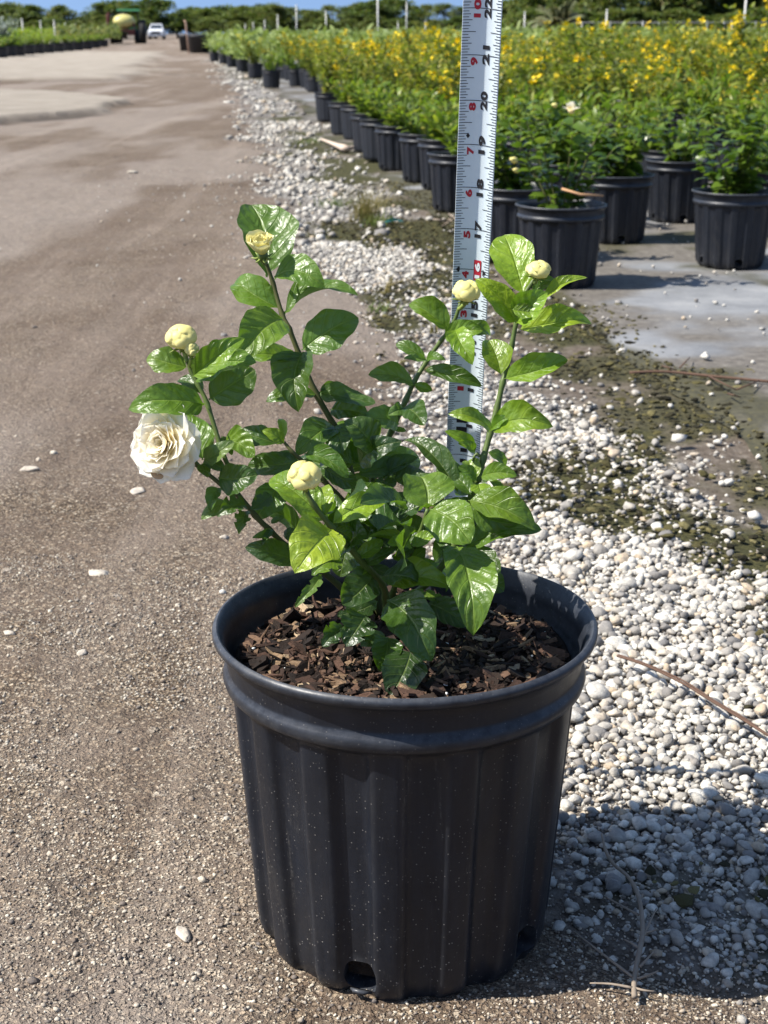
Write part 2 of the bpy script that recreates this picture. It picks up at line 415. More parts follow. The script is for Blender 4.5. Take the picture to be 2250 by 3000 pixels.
s2 = t.sep(v2.outputs['Color'])
g2 = t.math('MULTIPLY', t.ramp(v2.outputs['Distance'], [(.22, 1), (.34, 0)]), t.ramp(s2[0], [(.90, 0), (.93, 1)]))
c = t.mix(t.math('MULTIPLY', g2, .7), c, t.ramp(s2[1], [(0, (.42, .33, .22)), (1, (.66, .58, .46))]))
v4 = t.n('TexVoronoi'); v4.inputs['Scale'].default_value = 34; t.l(wob.outputs[0], v4.inputs['Vector'])
s4 = t.sep(v4.outputs['Color'])
g4 = t.math('MULTIPLY', t.ramp(v4.outputs['Distance'], [(.14, 1), (.24, 0)]), t.ramp(s4[0], [(.80, 0), (.86, 1)]))
c = t.mix(t.math('MULTIPLY', g4, .55), c, t.ramp(s4[1], [(0, (.10, .08, .065)), (.4, (.40, .34, .27)), (1, (.60, .53, .44))]))
mpr = t.n('Mapping'); mpr.inputs['Rotation'].default_value = (0, 0, R(-7.5)); mpr.inputs['Scale'].default_value = (4.5, .22, 1); t.l(co, mpr.inputs[0])
c = t.mix(t.ramp(t.noise(1.0, 5, .6, mpr.outputs[0]), [(.38, .40), (.52, 0)]), c, (.135, .098, .072))
c = t.mix(t.ramp(t.noise(1.3, 5, .6, mpr.outputs[0], .3), [(.52, 0), (.68, .40)]), c, (.33, .27, .215))
c = t.mix(t.math('MULTIPLY', mk[2], .45), c, t.ramp(med, [(.2, (.26, .215, .18)), (.8, (.42, .37, .32))]))
sand = t.ramp(t.noise(2.2, 5, .6, co), [(.3, (.27, .235, .190)), (.7, (.38, .335, .275))])
c = t.mix(mk[0], c, sand)
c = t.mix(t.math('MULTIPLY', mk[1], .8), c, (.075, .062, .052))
hh = t.math('ADD', t.math('MULTIPLY', t.math('ADD', gm, t.math('MULTIPLY', g4, 2.5)), .6), t.math('ADD', t.math('MULTIPLY', med, 1.2), t.math('MULTIPLY', t.noise(240, 4, .7, co), 1.0)))
t.fin(c, .93, t.bump(t.noise(13, 6, .75, co), .55, .05, t.bump(hh, .9, .004)), .18)
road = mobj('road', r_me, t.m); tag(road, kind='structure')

# --- woven ground cloth under the potted stock
rows = np.concatenate([np.geomspace(1.35, 30, 420), np.geomspace(30.5, 90, 60)])
def cz(X, Y, s):
    return .003 + (fbm(X*5, Y*3, 81)-.5)*.008*sstep(0, .02, s) - .006*(1-sstep(0, .012, s)) + .004*np.sin(Y*9+fbm(X*2, Y, 83)*9)*sstep(0, .04, s)*.5
def ccol(X, Y):
    d = X-XC(Y)
    soil = np.clip(sstep(.42, .58, fbm(X*2.4+8, Y*3.4, 91)+.28*np.exp(-d/.25)-.02), 0, 1)
    mo = sstep(.50, .62, fbm(X*3.3, Y*3.0+4, 95)+.35*np.exp(-d/.10)-.10)
    return np.stack([soil, mo, d*0, d*0+1], -1)
c_me = fan('ground_cloth', rows, XC, lambda y: 3+y*.75, 330, cz, ccol, bias=lambda s: s**1.8)
t = NT('weathered_ground_cloth'); co = t.co(); mk = t.sep(t.n('VertexColor', layer_name='mask').outputs[0])
c = t.ramp(t.noise(5, 6, .65, co), [(.3, (.125, .13, .137)), (.55, (.215, .22, .225)), (.75, (.31, .31, .305))])
wv = t.n('TexWave'); wv.inputs['Scale'].default_value = 220; t.l(co, wv.inputs['Vector'])
c = t.mix(.12, c, wv.outputs['Color'], 'MULTIPLY')
so_ = t.ramp(t.noise(45, 6, .72, co), [(.3, (.065, .055, .045)), (.55, (.125, .11, .09)), (.8, (.24, .22, .19))])
c = t.mix(t.math('MULTIPLY', mk[0], .92), c, so_)
c = t.mix(t.math('MULTIPLY', mk[1], .9), c, t.ramp(t.noise(80, 6, .7, co), [(.3, (.020, .020, .010)), (.7, (.075, .068, .030))]))
t.fin(c, .75, t.bump(t.noise(70, 5, .7, co), .4, .006), .3)
cloth = mobj('ground_cloth', c_me, t.m); tag(cloth, kind='structure')

# ------------------------------------------------------------------ loose stones
def ico(sub):
    bm = bmesh.new(); bmesh.ops.create_icosphere(bm, subdivisions=sub, radius=1)
    V = np.array([v.co[:] for v in bm.verts]); F = np.array([[v.index for v in f.verts] for f in bm.faces]); bm.free(); return V, F
def stone_bases(sub, n=6, amp=.30, seed=0):
    V, F = ico(sub); out = []
    for k in range(n):
        off = Vector((k*9.1+seed, 3.7, 1.3)); W_ = []
        for v in V:
            vv = Vector(v); r = 1+amp*mnoise.noise(vv*1.1+off)+amp*.35*mnoise.noise(vv*2.7+off)
            W_.append(vv*r)
        W_ = np.array([w[:] for w in W_])
        # flatten a few random sides for a broken-rock look
        for q in range(8):
            nrm = Vector((math.sin(k*3.3+q*2.1), math.cos(k*1.7+q*1.3), math.sin(q*4.4+k))).normalized()
            dd = W_ @ np.array(nrm[:]); lim = .66; ex = np.clip(dd-lim, 0, None); W_ = W_-ex[:, None]*.8*np.array(nrm[:])[None]
        out.append(W_)
    return out, F
def scatter(name, pts, size, bases, F, zflat=(.55, .9), sink=.25, elong=(.62, 1.42), seed=1):
    r = np.random.default_rng(seed); n = len(pts); nb = len(bases); nv = len(bases[0])
    B = np.stack(bases)[r.integers(0, nb, n)]
    sc = np.stack([size*r.uniform(*elong, n), size*r.uniform(*elong, n), size*r.uniform(*zflat, n)], -1)
    B = B*sc[:, None, :]
    a = r.uniform(0, 2*np.pi, n); tl = r.normal(0, .28, n)
    ca, sa, ct, st = np.cos(a), np.sin(a), np.cos(tl), np.sin(tl)
    x, y, z = B[..., 0], B[..., 1], B[..., 2]
    y2 = y*ct[:, None]-z*st[:, None]; z2 = y*st[:, None]+z*ct[:, None]
    X = x*ca[:, None]-y2*sa[:, None]; Y = x*sa[:, None]+y2*ca[:, None]
    Z = z2 + (sc[:, 2]*(1-2*sink))[:, None]
    V = np.stack([X+pts[:, 0][:, None], Y+pts[:, 1][:, None], Z+pts[:, 2][:, None]], -1).reshape(-1, 3)
    FF = (F[None]+(np.arange(n)*nv)[:, None, None]).reshape(-1, F.shape[1])
    return mesh_np(name, V, FF, True)
def jgrid(x0, x1, y0, y1, cell, seed):
    r = np.random.default_rng(seed)
    gx, gy = np.meshgrid(np.arange(x0, x1, cell), np.arange(y0, y1, cell)); gx = gx.ravel(); gy = gy.ravel()
    return gx+r.uniform(-.5, .5, gx.size)*cell, gy+r.uniform(-.5, .5, gx.size)*cell, r
POT = Vector((0, 0, 0)); rc = G(1184, 1813, .235); POT = Vector((rc.x, rc.y, 0))
def in_view(x, y, m=.22): return (np.abs(x) < .262*(y*cp+CAM_H*sp)+m)
def notpot(x, y, r=.099): return (x-POT.x)**2+(y-POT.y)**2 > r*r
def mossf(x, y): return gcol(x, y)[..., 0]

def m_stone(name, stops, bscale=260):
    t = NT(name); gi = t.n('NewGeometry'); co = t.co()
    c = t.ramp(gi.outputs['Random Per Island'], stops)
    c = t.mix(t.ramp(t.noise(120, 6, .7, co), [(.38, .55), (.62, 0)]), c, (.12, .12, .125))
    c = t.mix(t.ramp(t.noise(45, 4, .6, co), [(.55, 0), (.8, .35)]), c, (.42, .34, .24))
    return t.fin(c, .85, t.bump(t.noise(bscale, 5, .7, co), .5, .003), .25)
M['stone'] = m_stone('limestone_gravel', [(0, (.15, .14, .13)), (.14, (.26, .24, .215)), (.32, (.45, .415, .355)), (.52, (.58, .545, .475)), (.80, (.68, .645, .565)), (.92, (.46, .355, .235)), (1, (.70, .66, .575))])
M['grit'] = m_stone('road_grit', [(0, (.13, .10, .075)), (.35, (.24, .19, .145)), (.6, (.44, .37, .28)), (.85, (.60, .53, .42)), (1, (.74, .67, .53))], 500)

bN, FN = stone_bases(2, 8, .34); bF, FF_ = stone_bases(1, 6, .34, 5)
Vs = []
def merge(name, parts, mat):
    vs, fs, o = [], [], 0
    for me in parts:
        v = np.empty(len(me.vertices)*3, np.float32); me.vertices.foreach_get('co', v)
        l = np.empty(len(me.loops), np.int32); me.loops.foreach_get('vertex_index', l)
        vs.append(v.reshape(-1, 3)); fs.append(l.reshape(-1, 3)+o); o += len(v)//3; bpy.data.meshes.remove(me)
    return mobj(name, mesh_np(name, np.concatenate(vs), np.concatenate(fs), True), mat)
def gravel_keep(x, y, r, dens=1.0):
    dr = x-XR(y); dc = XC(y)-x
    p = sstep(-.05-.012*y, .04+.02*y, dr)*sstep(-.06, .10, dc)
    p = p*(.10+.90*sstep(-.03-.01*y, .03+.02*y, XG(y)-x+(fbm(x*9, y*9, 77)-.5)*.16))
    p = p*(1-.80*mossf(x, y))*dens
    p = p*(1-.45*sstep(.5, .64, fbm(x*3+7, y*1.4, 33)))
    return (r.random(x.size) < p) & in_view(x, y) & notpot(x, y)
parts = []
# close layer
x, y, r = jgrid(-.1, 1.5, .72, 2.3, .0056, 101); k = gravel_keep(x, y, r); x, y = x[k], y[k]
sz = np.clip(r.lognormal(math.log(.0030), .34, x.size), .0018, .0085)
parts.append(scatter('g1', np.stack([x, y, gz(x, y, 0)-.001], -1), sz, bF, FF_, seed=5))
x, y, r = jgrid(-.1, 1.5, .80, 2.3, .0080, 102); k = gravel_keep(x, y, r, .88*np.clip((y-.74)*3.0, .10, 1)); x, y = x[k], y[k]
sz = np.clip(r.lognormal(math.log(.0046), .32, x.size), .0026, .0125)*np.interp(y, [.8, 1.0, 1.3], [.62, .78, 1.0])
parts.append(scatter('g2', np.stack([x, y, gz(x, y, 0)+.0025], -1), sz, bN, FN, seed=6))
# middle distance
x, y, r = jgrid(-.9, 2.4, 2.25, 4.6, .0108, 103); k = gravel_keep(x, y, r, .9); x, y = x[k], y[k]
sz = np.clip(r.lognormal(math.log(.0052), .34, x.size), .003, .014)
parts.append(scatter('g3', np.stack([x, y, gz(x, y, 0)+.001], -1), sz, bF, FF_, seed=7))
x, y, r = jgrid(-2.4, 3.2, 4.5, 11, .032, 104); k = gravel_keep(x, y, r, .8); x, y = x[k], y[k]
sz = np.clip(r.lognormal(math.log(.0105), .35, x.size), .006, .025)
parts.append(scatter('g4', np.stack([x, y, gz(x, y, 0)+.001], -1), sz, bF, FF_, seed=8))
x, y, r = jgrid(-7, 3, 10.8, 40, .085, 108); k = gravel_keep(x, y, r, .85); x, y = x[k], y[k]
sz = np.clip(r.lognormal(math.log(.024), .3, x.size), .012, .05)
parts.append(scatter('g4b', np.stack([x, y, gz(x, y, 0)+.001], -1), sz, bF, FF_, zflat=(.3, .5), seed=18))
# strays on the cloth and in the moss
x, y, r = jgrid(.2, 2.6, 1.6, 6, .035, 105); d = x-XC(y)
k = (r.random(x.size) < .34*np.exp(-np.abs(d)/.5)*sstep(.35, .6, fbm(x*4, y*4, 44))) & in_view(x, y) & (d > -.3); x, y = x[k], y[k]
sz = np.clip(r.lognormal(math.log(.0055), .35, x.size), .003, .013)
parts.append(scatter('g5', np.stack([x, y, np.full(x.size, .0045)], -1), sz, bF, FF_, seed=9, sink=.12))
# strays on the road edge
x, y, r = jgrid(-1.4, .6, .66, 7, .022, 106); d = XR(y)-x
k = (r.random(x.size) < .34*np.exp(-np.clip(d, 0, 9)/(.03+.028*y))) & (d > 0) & in_view(x, y) & notpot(x, y, .10); x, y = x[k], y[k]
sz = np.clip(r.lognormal(math.log(.0034), .4, x.size), .0016, .010)
parts.append(scatter('g6', np.stack([x, y, rz(x, y, np.full(x.size, .5))], -1), sz, bF, FF_, seed=10, sink=.3))
gravel = merge('gravel', parts, M['stone']); tag(gravel, 'pale limestone gravel strip between the dirt road and grey cloth', 'gravel', kind='stuff')

# grit on the road surface
parts = []; b0, F0 = stone_bases(1, 6, .75, 17)
x, y, r = jgrid(-.7, .5, .66, 1.7, .0040, 111)
k = (r.random(x.size) < .85*sstep(.25, .60, fbm(x*9, y*9, 51))) & in_view(x, y, .1) & notpot(x, y, .099) & (x < XR(y)+.12+.5*sstep(1.15, .85, y)); x, y = x[k], y[k]
sz = np.clip(r.lognormal(math.log(.00108), .36, x.size), .0006, .0030)
parts.append(scatter('r1', np.stack([x, y, np.maximum(rz(x, y, np.full(x.size, .5)), gz(x, y, 0)+.001)], -1), sz, b0, F0, seed=12, sink=.3))
x, y, r = jgrid(-1.3, .5, .66, 4.5, .034, 112)
k = (r.random(x.size) < .30*sstep(.42, .62, fbm(x*3.5, y*3.5, 53))) & in_view(x, y, .1) & notpot(x, y, .10) & (x < XR(y)); x, y = x[k], y[k]
sz = np.clip(r.lognormal(math.log(.0022), .45, x.size), .0010, .0065)
parts.append(scatter('r2', np.stack([x, y, rz(x, y, np.full(x.size, .5))], -1), sz, b0, F0, seed=13, sink=.38))
grit = merge('road_grit', parts, M['grit']); tag(grit, 'fine tan grit lying on the packed dirt road', 'grit', kind='stuff')

# crumbly moss crusts along the cloth edge
t = NT('moss_crust'); gi = t.n('NewGeometry')
c = t.ramp(gi.outputs['Random Per Island'], [(0, (.014, .013, .009)), (.4, (.040, .036, .020)), (.75, (.080, .070, .028)), (1, (.15, .13, .06))])
t.fin(c, .95, t.bump(t.noise(300, 5, .7, t.co()), .6, .003), .1); M['moss'] = t.m
x, y, r = jgrid(-.5, 2.4, .95, 6.5, .0105, 121); mm = np.maximum(mossf(x, y)*sstep(-.2, .05, x-XR(y))*sstep(-.1, 0, XC(y)-x+.08), ccol(x, y)[..., 1]*sstep(0, .02, x-XC(y))*(1-sstep(.18, .4, x-XC(y))))
k = (r.random(x.size) < .42*mm*np.clip(3.2/y, 0, 1)) & in_view(x, y, .15); x, y = x[k], y[k]
sz = np.clip(r.lognormal(math.log(.0048), .35, x.size), .002, .012)
me = scatter('moss', np.stack([x, y, np.full(x.size, .0015)], -1), sz, [b*1.0 for b in stone_bases(1, 6, .7, 33)[0]], FF_, zflat=(.25, .6), seed=14, sink=.3)
moss = mobj('moss', me, M['moss']); me.polygons.foreach_set('use_smooth', np.zeros(len(me.polygons), bool))
tag(moss, 'dark olive crumbly moss crust along the edge of the cloth', 'moss', kind='stuff')

# single rocks on the road
bR, FR = stone_bases(3, 5, .45, 71)
def rock(px, py, size, label, k, sq=(1.3, .8, .5), mat='stone'):
    p = GV(px, py); z = float(rz(np.array([p.x]), np.array([p.y]), np.array([.5]))[0])
    me = mesh_np('limestone_chip', bR[k % 5]*size*np.array(sq), FR, True)
    o = mobj('limestone_chip', me, M[mat], loc=(p.x, p.y, z+size*sq[2]*.35)); o.rotation_euler = (0, 0, k*1.3)
    tag(o, label, 'rock', 'pale rocks lying on the road')
rock(66, 1024, .0095, 'pointed white stone chip lying alone at the left edge of the road', 0, (1.5, .7, .6))
rock(296, 1068, .012, 'pale flat stone embedded in the road just below the white flower', 1, (1.2, .9, .3))
rock(212, 1248, .0125, 'broken pale stone embedded in the road left of the pot rim', 2, (1.3, .9, .28))
rock(486, 1172, .0055, 'small grey pebble on the road under the left branch', 3, (1.2, .9, .8))
rock(396, 2037, .0075, 'cream stone on the grit left of the pot base', 4, (1.5, .8, .5))
rock(176, 1420, .006, 'small tan pebble on the road above the lower left corner', 1, (1.2, .9, .5))
rock(20, 1373, .006, 'pale stone at the left picture edge level with the pot rim', 2, (1.5, .8, .5))
rock(288, 378, .022, 'dark clod on the far part of the dirt road', 3, (1.2, .9, .5), 'grit')

# ------------------------------------------------------------------ dry twigs and litter
M['twig'] = plain('dry_twig', (.24, .195, .15), .85, .2, .35, 90)
M['twigbrown'] = plain('brown_twig', (.10, .060, .042), .85, .2, .35, 90)
def R1(x, y, z=.008): return G(1500+x*.47468, 1950+y*.47468, z)
V, F = [], []
tube(V, F, spline([R1(755, 2045, .012), R1(757, 1920, .011), R1(798, 1700, .012), R1(806, 1600, .013), R1(782, 1430, .016), R1(722, 1310, .018), R1(622, 1220, .02), R1(575, 1130, .022), R1(555, 1040, .024)], 4), [.0019]*9+[.0017]*10+[.0014]*10+[.001]*4, 7)
for a, b, c in (((742, 1920), (560, 1780), (380, 1640)), ((778, 1740), (735, 1712), (690, 1690)), ((808, 1680), (848, 1590), (890, 1500)), ((815, 1652), (850, 1642), (892, 1630)), ((788, 1860), (830, 1815), (872, 1770)), ((772, 1932), (835, 1912), (902, 1885)), ((782, 1540), (690, 1490), (580, 1430)), ((745, 1990), (610, 1965), (480, 1960)), ((762, 1992), (820, 2005), (885, 2012)), ((785, 1445), (800, 1430), (806, 1410))):
    tube(V, F, spline([R1(*a, .012), R1(*b, .013), R1(*c, .011)], 3), [.0010, .001, .0009, .0008, .0007, .0006, .0005], 5)
o = mobj('dry_twig', py_mesh('dry_twig', V, F), M['twig']); tag(o, 'forked grey dry twig lying in the shadow right of the big pot', 'twig')
V, F = [], []
for dx, dy, rr in ((0, 0, .0013), (6, -7, .0009)):
    tube(V, F, spline([R1(650+dx, -60+dy, .014), R1(830+dx, 0+dy, .016), R1(1060+dx, 112+dy*2, .016), R1(1240+dx, 222+dy, .017), R1(1420, 330+dy*2, .016), R1(1600, 440, .015), R1(1720, 500, .013)], 4), [rr]*25, 6)
o = mobj('long_twig', py_mesh('long_twig', V, F), M['twigbrown']); tag(o, 'long brown twig lying diagonally on the white gravel at right', 'twig')
V, F = [], []
tube(V, F, spline([GV(1360, 805, .01), GV(1440, 803, .012), GV(1530, 812, .011), GV(1680, 826, .01)], 4), [.0028]*13, 5)
for a, b in (((1468, 795), (1490, 772)), ((1430, 790), (1462, 800)), ((1530, 812), (1590, 842)), ((1590, 842), (1640, 822)), ((1572, 850), (1600, 858))):
    tube(V, F, [GV(*a, .012), (GV(*a, .02)+GV(*b, .02))/2, GV(*b, .012)], [.0017, .0016, .001], 5)
o = mobj('twig_litter', py_mesh('twig_litter', V, F), M['twigbrown']); tag(o, 'thin brown branched twig lying across the grey cloth at the right edge', 'twig')
V, F = [], []
for a, b in (((960, 480), (985, 462)), ((935, 474), (970, 478)), ((985, 470), (955, 488)), ((970, 462), (1000, 486))):
    tube(V, F, [GV(*a, .01), (GV(*a, .035)+GV(*b, .03))/2, GV(*b, .012)], [.004, .0035, .002], 5)
o = mobj('dead_twig', py_mesh('dead_twig', V, F), M['twig']); tag(o, 'small pile of pale dry sticks at the base of the pot row beside the tape', 'twig')
# tan husk
V, F = [], []
tube(V, F, spline([GV(692, 300, .012), GV(715, 309, .02), GV(738, 318, .022), GV(752, 321, .02), GV(766, 317, .016)], 3), [.006, .007, .008, .010, .012, .014, .018, .020, .018, .014, .010, .008, .005], 7)
o = mobj('dried_husk', py_mesh('dried_husk', V, F), plain('dry_husk', (.50, .40, .32), .8, .2, .3, 30)); tag(o, 'pale dried palm husk on the gravel beside the row of pots', 'husk')
# teal scrap
bm = bmesh.new(); p = GV(851, 488)
vs = [bm.verts.new(v) for v in ((-.03, -.012, .004), (0, -.016, .012), (.032, -.006, .006), (.026, .014, .010), (-.004, .012, .02), (-.028, .01, .007))]
bm.faces.new(vs); bmesh.ops.solidify(bm, geom=bm.faces[:], thickness=.0015)
o = mobj('plastic_scrap', bm_mesh('plastic_scrap', bm), plain('teal_plastic', (.02, .19, .19), .5), loc=(p.x, p.y, .008)); tag(o, 'crumpled teal plastic scrap on the gravel left of the tape', 'litter')

# grass tufts
def grass_mesh(n, h, spread, seed, lean=.5):
    r = random.Random(seed); V, F = [], []
    for i in range(n):
        a = r.uniform(0, 6.283); L = h*r.uniform(.5, 1.1); ln = r.uniform(.1, lean)*1.3; w = r.uniform(.0012, .0024)
        bx, by = r.gauss(0, spread*.25), r.gauss(0, spread*.25); pts = []
        for k in range(5):
            s = k/4; pts.append(Vector((bx+math.cos(a)*ln*L*s*s*1.4, by+math.sin(a)*ln*L*s*s*1.4, L*s*(1-.35*ln*s))))
        sd = Vector((-math.sin(a+.6), math.cos(a+.6), 0)); b = len(V)
        for k, q in enumerate(pts):
            ww = w*(1-k/4.3); V.append(q-sd*ww); V.append(q+sd*ww)
        for k in range(4): F.append((b+2*k, b+2*k+1, b+2*k+3, b+2*k+2))
    return py_mesh('grass', V, F, False)
M['dry_grass'] = m_foliage('dry_grass', (.16, .13, .04), (.30, .24, .10), .2, .7)
M['green_grass'] = m_foliage('green_grass', (.07, .11, .02), (.15, .19, .05), .25, .6)
def tuft(x, y, n, h, sp_, seed, mat, label):
    o = mobj('grass_tuft', grass_mesh(n, h, sp_, seed, .9), M[mat], loc=GV(x, y, .0)); tag(o, label, 'grass tuft', 'weeds in the gravel')
tuft(788, 478, 170, .16, .10, 1, 'dry_grass', 'dry straw-coloured grass tuft on the gravel left of the tape')
tuft(810, 487, 60, .06, .10, 2, 'green_grass', 'short green weed in front of the dry grass tuft')
tuft(728, 445, 70, .05, .15, 3, 'green_grass', 'low green-yellow weed patch at the gravel edge behind the dry tuft')
tuft(836, 632, 14, .07, .02, 4, 'dry_grass', 'thin upright dry grass stalks on the gravel between the two branches')
tuft(822, 672, 40, .025, .08, 5, 'green_grass', 'tiny green weed on the road edge above the middle of the plant')
tuft(660, 310, 90, .05, .22, 6, 'green_grass', 'flat green weed on gravel near the dried husk')
tuft(940, 720, 14, .06, .02, 7, 'dry_grass', 'few dry grass blades on the gravel close behind the right branches')

# ------------------------------------------------------------------ nursery pot (lathe with flutes)
def pot_mesh(name, n=240, flutes=13, holes=True, detail=True, h=.235, holeang=()):
    # profile: (radius, z, flute amount)
    prof = [(.0, .006, 0), (.060, .006, 0), (.082, .004, 0), (.0925, .0, .35), (.0955, .0015, .6), (.1010, .010, .85), (.1035, .018, 1)]
    for i in range(1, 17):
        z = .018+(.187-.018)*i/16; prof.append((.1035+(.1160-.1035)*i/16, z, 1))
    prof += [(.1162, .190, .7), (.1166, .1925, .15), (.1185, .1945, 0), (.1212, .1970, 0), (.1222, .2010, 0), (.1210, .2050, 0), (.1190, .2072, 0),
             (.1188, .2100, 0), (.1196, .2180, 0), (.1206, .2245, 0), (.1228, .2262, 0), (.1262, .2275, 0), (.1279, .2298, 0), (.1281, .2322, 0), (.1270, .2342, 0), (.1252, .2350, 0), (.1238, .2342, 0), (.1230, .2320, 0),
             (.1212, .2300, 0), (.1188, .2200, 0), (.1172, .2090, 0), (.1150, .2060, 0), (.1085, .1975, 0), (.1060, .170, 0), (.0915, .030, 0), (.087, .018, 0), (.0, .016, 0)]
    V, F = [], []; rows_ = []
    for j, (r, z, fl) in enumerate(prof):
        if r < 1e-6:
            rows_.append([len(V)]); V.append((0, 0, z)); continue
        row = []
        for k in range(n):
            a = 2*math.pi*k/n
            w = (a*flutes/(2*math.pi)) % 1.0
            # broad flat panel and a narrower recessed groove
            g = 1-1/(1+math.exp(-(abs(w-.5)-.25)*36)) if detail else .5+.5*math.cos(2*math.pi*w)
            rr = r - fl*.0062*g
            if z > .19:
                wob = .0012*math.sin(2*a+.6)+.0007*math.sin(3*a+1.9); rr += wob*(z-.19)/.045
            zz = z + (.0012*math.sin(2*a+1.2)+.0008*math.sin(3*a))*max(0, (z-.19)/.045)
            if z < .004 and r > .08: zz = z + .0035*max(0, math.sin(a*flutes/2+.7))**2
            row.append(len(V)); V.append((rr*math.cos(a), rr*math.sin(a), zz))
        rows_.append(row)
    for j in range(len(prof)-1):
        A, B = rows_[j], rows_[j+1]
        for k in range(n):
            k2 = (k+1) % n
            if len(A) == 1: F.append((A[0], B[k2], B[k]))
            elif len(B) == 1: F.append((A[k], A[k2], B[0]))
            else: F.append((A[k], A[k2], B[k2], B[k]))
    me = py_mesh(name, V, F)
    if holeang:
        o = bpy.data.objects.new('tmp', me); COL.objects.link(o); cut = []
        for a, w, z in holeang:
            bm = bmesh.new(); bmesh.ops.create_cone(bm, cap_ends=True, segments=28, radius1=1, radius2=1, depth=.06)
            for v in bm.verts:
                x, y_, q = v.co; s = 1/max(1e-6, (abs(x)**3+abs(y_)**3)**(1/3)) if abs(x)+abs(y_) > 1e-4 else 1
                x *= s*.98; y_ *= s*.98
                v.co = (q, x*w*.5, y_*w*.50)
            bm.transform(Matrix.Rotation(a, 4, 'Z') @ Matrix.Translation((.102, 0, z)))
            m2 = bm_mesh('cut', bm); oc = bpy.data.objects.new('cut', m2); COL.objects.link(oc); cut.append(oc)
            md = o.modifiers.new('b', 'BOOLEAN'); md.operation = 'DIFFERENCE'; md.solver = 'EXACT'; md.object = oc
        dg = bpy.context.evaluated_depsgraph_get(); dg.update()
        new = bpy.data.meshes.new_from_object(o.evaluated_get(dg)); new.name = name
        for oc in cut:
            m2 = oc.data; bpy.data.objects.remove(oc); bpy.data.meshes.remove(m2)
        if len(new.vertices) < 1000: raise RuntimeError('pot holes failed')
        bpy.data.objects.remove(o); bpy.data.meshes.remove(me); me = new
        me.materials.clear()
        me.polygons.foreach_set('use_smooth', np.ones(len(me.polygons), dtype=bool))
        me.set_sharp_from_angle(angle=R(50))
    return me
# direction from the pot to the camera
toc = math.atan2(-POT.y, -POT.x)
hole_a = toc-R(16)
pm = pot_mesh('pot', 360, 15, holeang=[(hole_a+i*math.pi/2.5, .0235, .0205) for i in range(5)])

# ------------------------------------------------------------------ the potted jasmine
ROOT = empty('potted_jasmine', POT)
tag(ROOT, 'large jasmine with cream buds and one open white flower in the big black foreground pot', 'potted plant')
pot = mobj('pot', pm, M['plastic'], ROOT)
# loose tongue of plastic in the drain hole
V, F = [], []; ha = hole_a
tube(V, F, [Vector((math.cos(ha+d)*(.0970+e), math.sin(ha+d)*(.0970+e), .0095+zz)) for d, e, zz in ((-.085, 0, 0), (-.04, .0035, .001), (.02, .004, .0012), (.075, .001, 0))], [.0006, .0018, .0018, .0006], 6)
mobj('drain_flap', py_mesh('drain_flap', V, F), M['plastic'], pot)
# soil column and mulch
SOIL = .2115
def soilz(x, y): return SOIL + (fbm(x*28+9, y*28+4, 201)-.5)*.016 - .004*sstep(.07, .115, np.hypot(x, y))
nn = 90; rr_ = np.linspace(0, .1135, 46); aa = np.linspace(0, 2*np.pi, nn, endpoint=False)
X = rr_[:, None]*np.cos(aa); Y = rr_[:, None]*np.sin(aa); Z = soilz(X, Y)
V = np.stack([X, Y, Z], -1).reshape(-1, 3); mid = V[-nn:].copy(); mid[:, :2] *= .1065/.1135; mid[:, 2] = .1965; low = V[-nn:].copy(); low[:, :2] *= .0905/.1135; low[:, 2] = .0165; V = np.concatenate([V, mid, low])
i = np.arange(47)[:, None]*nn+np.arange(nn)[None]; i2 = np.arange(47)[:, None]*nn+((np.arange(nn)+1) % nn)[None]
F = np.stack([i, i2, i2+nn, i+nn], -1).reshape(-1, 4)[nn:]
t = NT('potting_soil'); co = t.co()
c = t.ramp(t.noise(160, 6, .75, co), [(.3, (.012, .009, .007)), (.6, (.032, .022, .016)), (.8, (.075, .05, .035))])
t.fin(c, .95, t.bump(t.noise(220, 6, .75, co), .9, .006), .2)
mobj('soil', mesh_np('soil', V, F, True), t.m, ROOT)
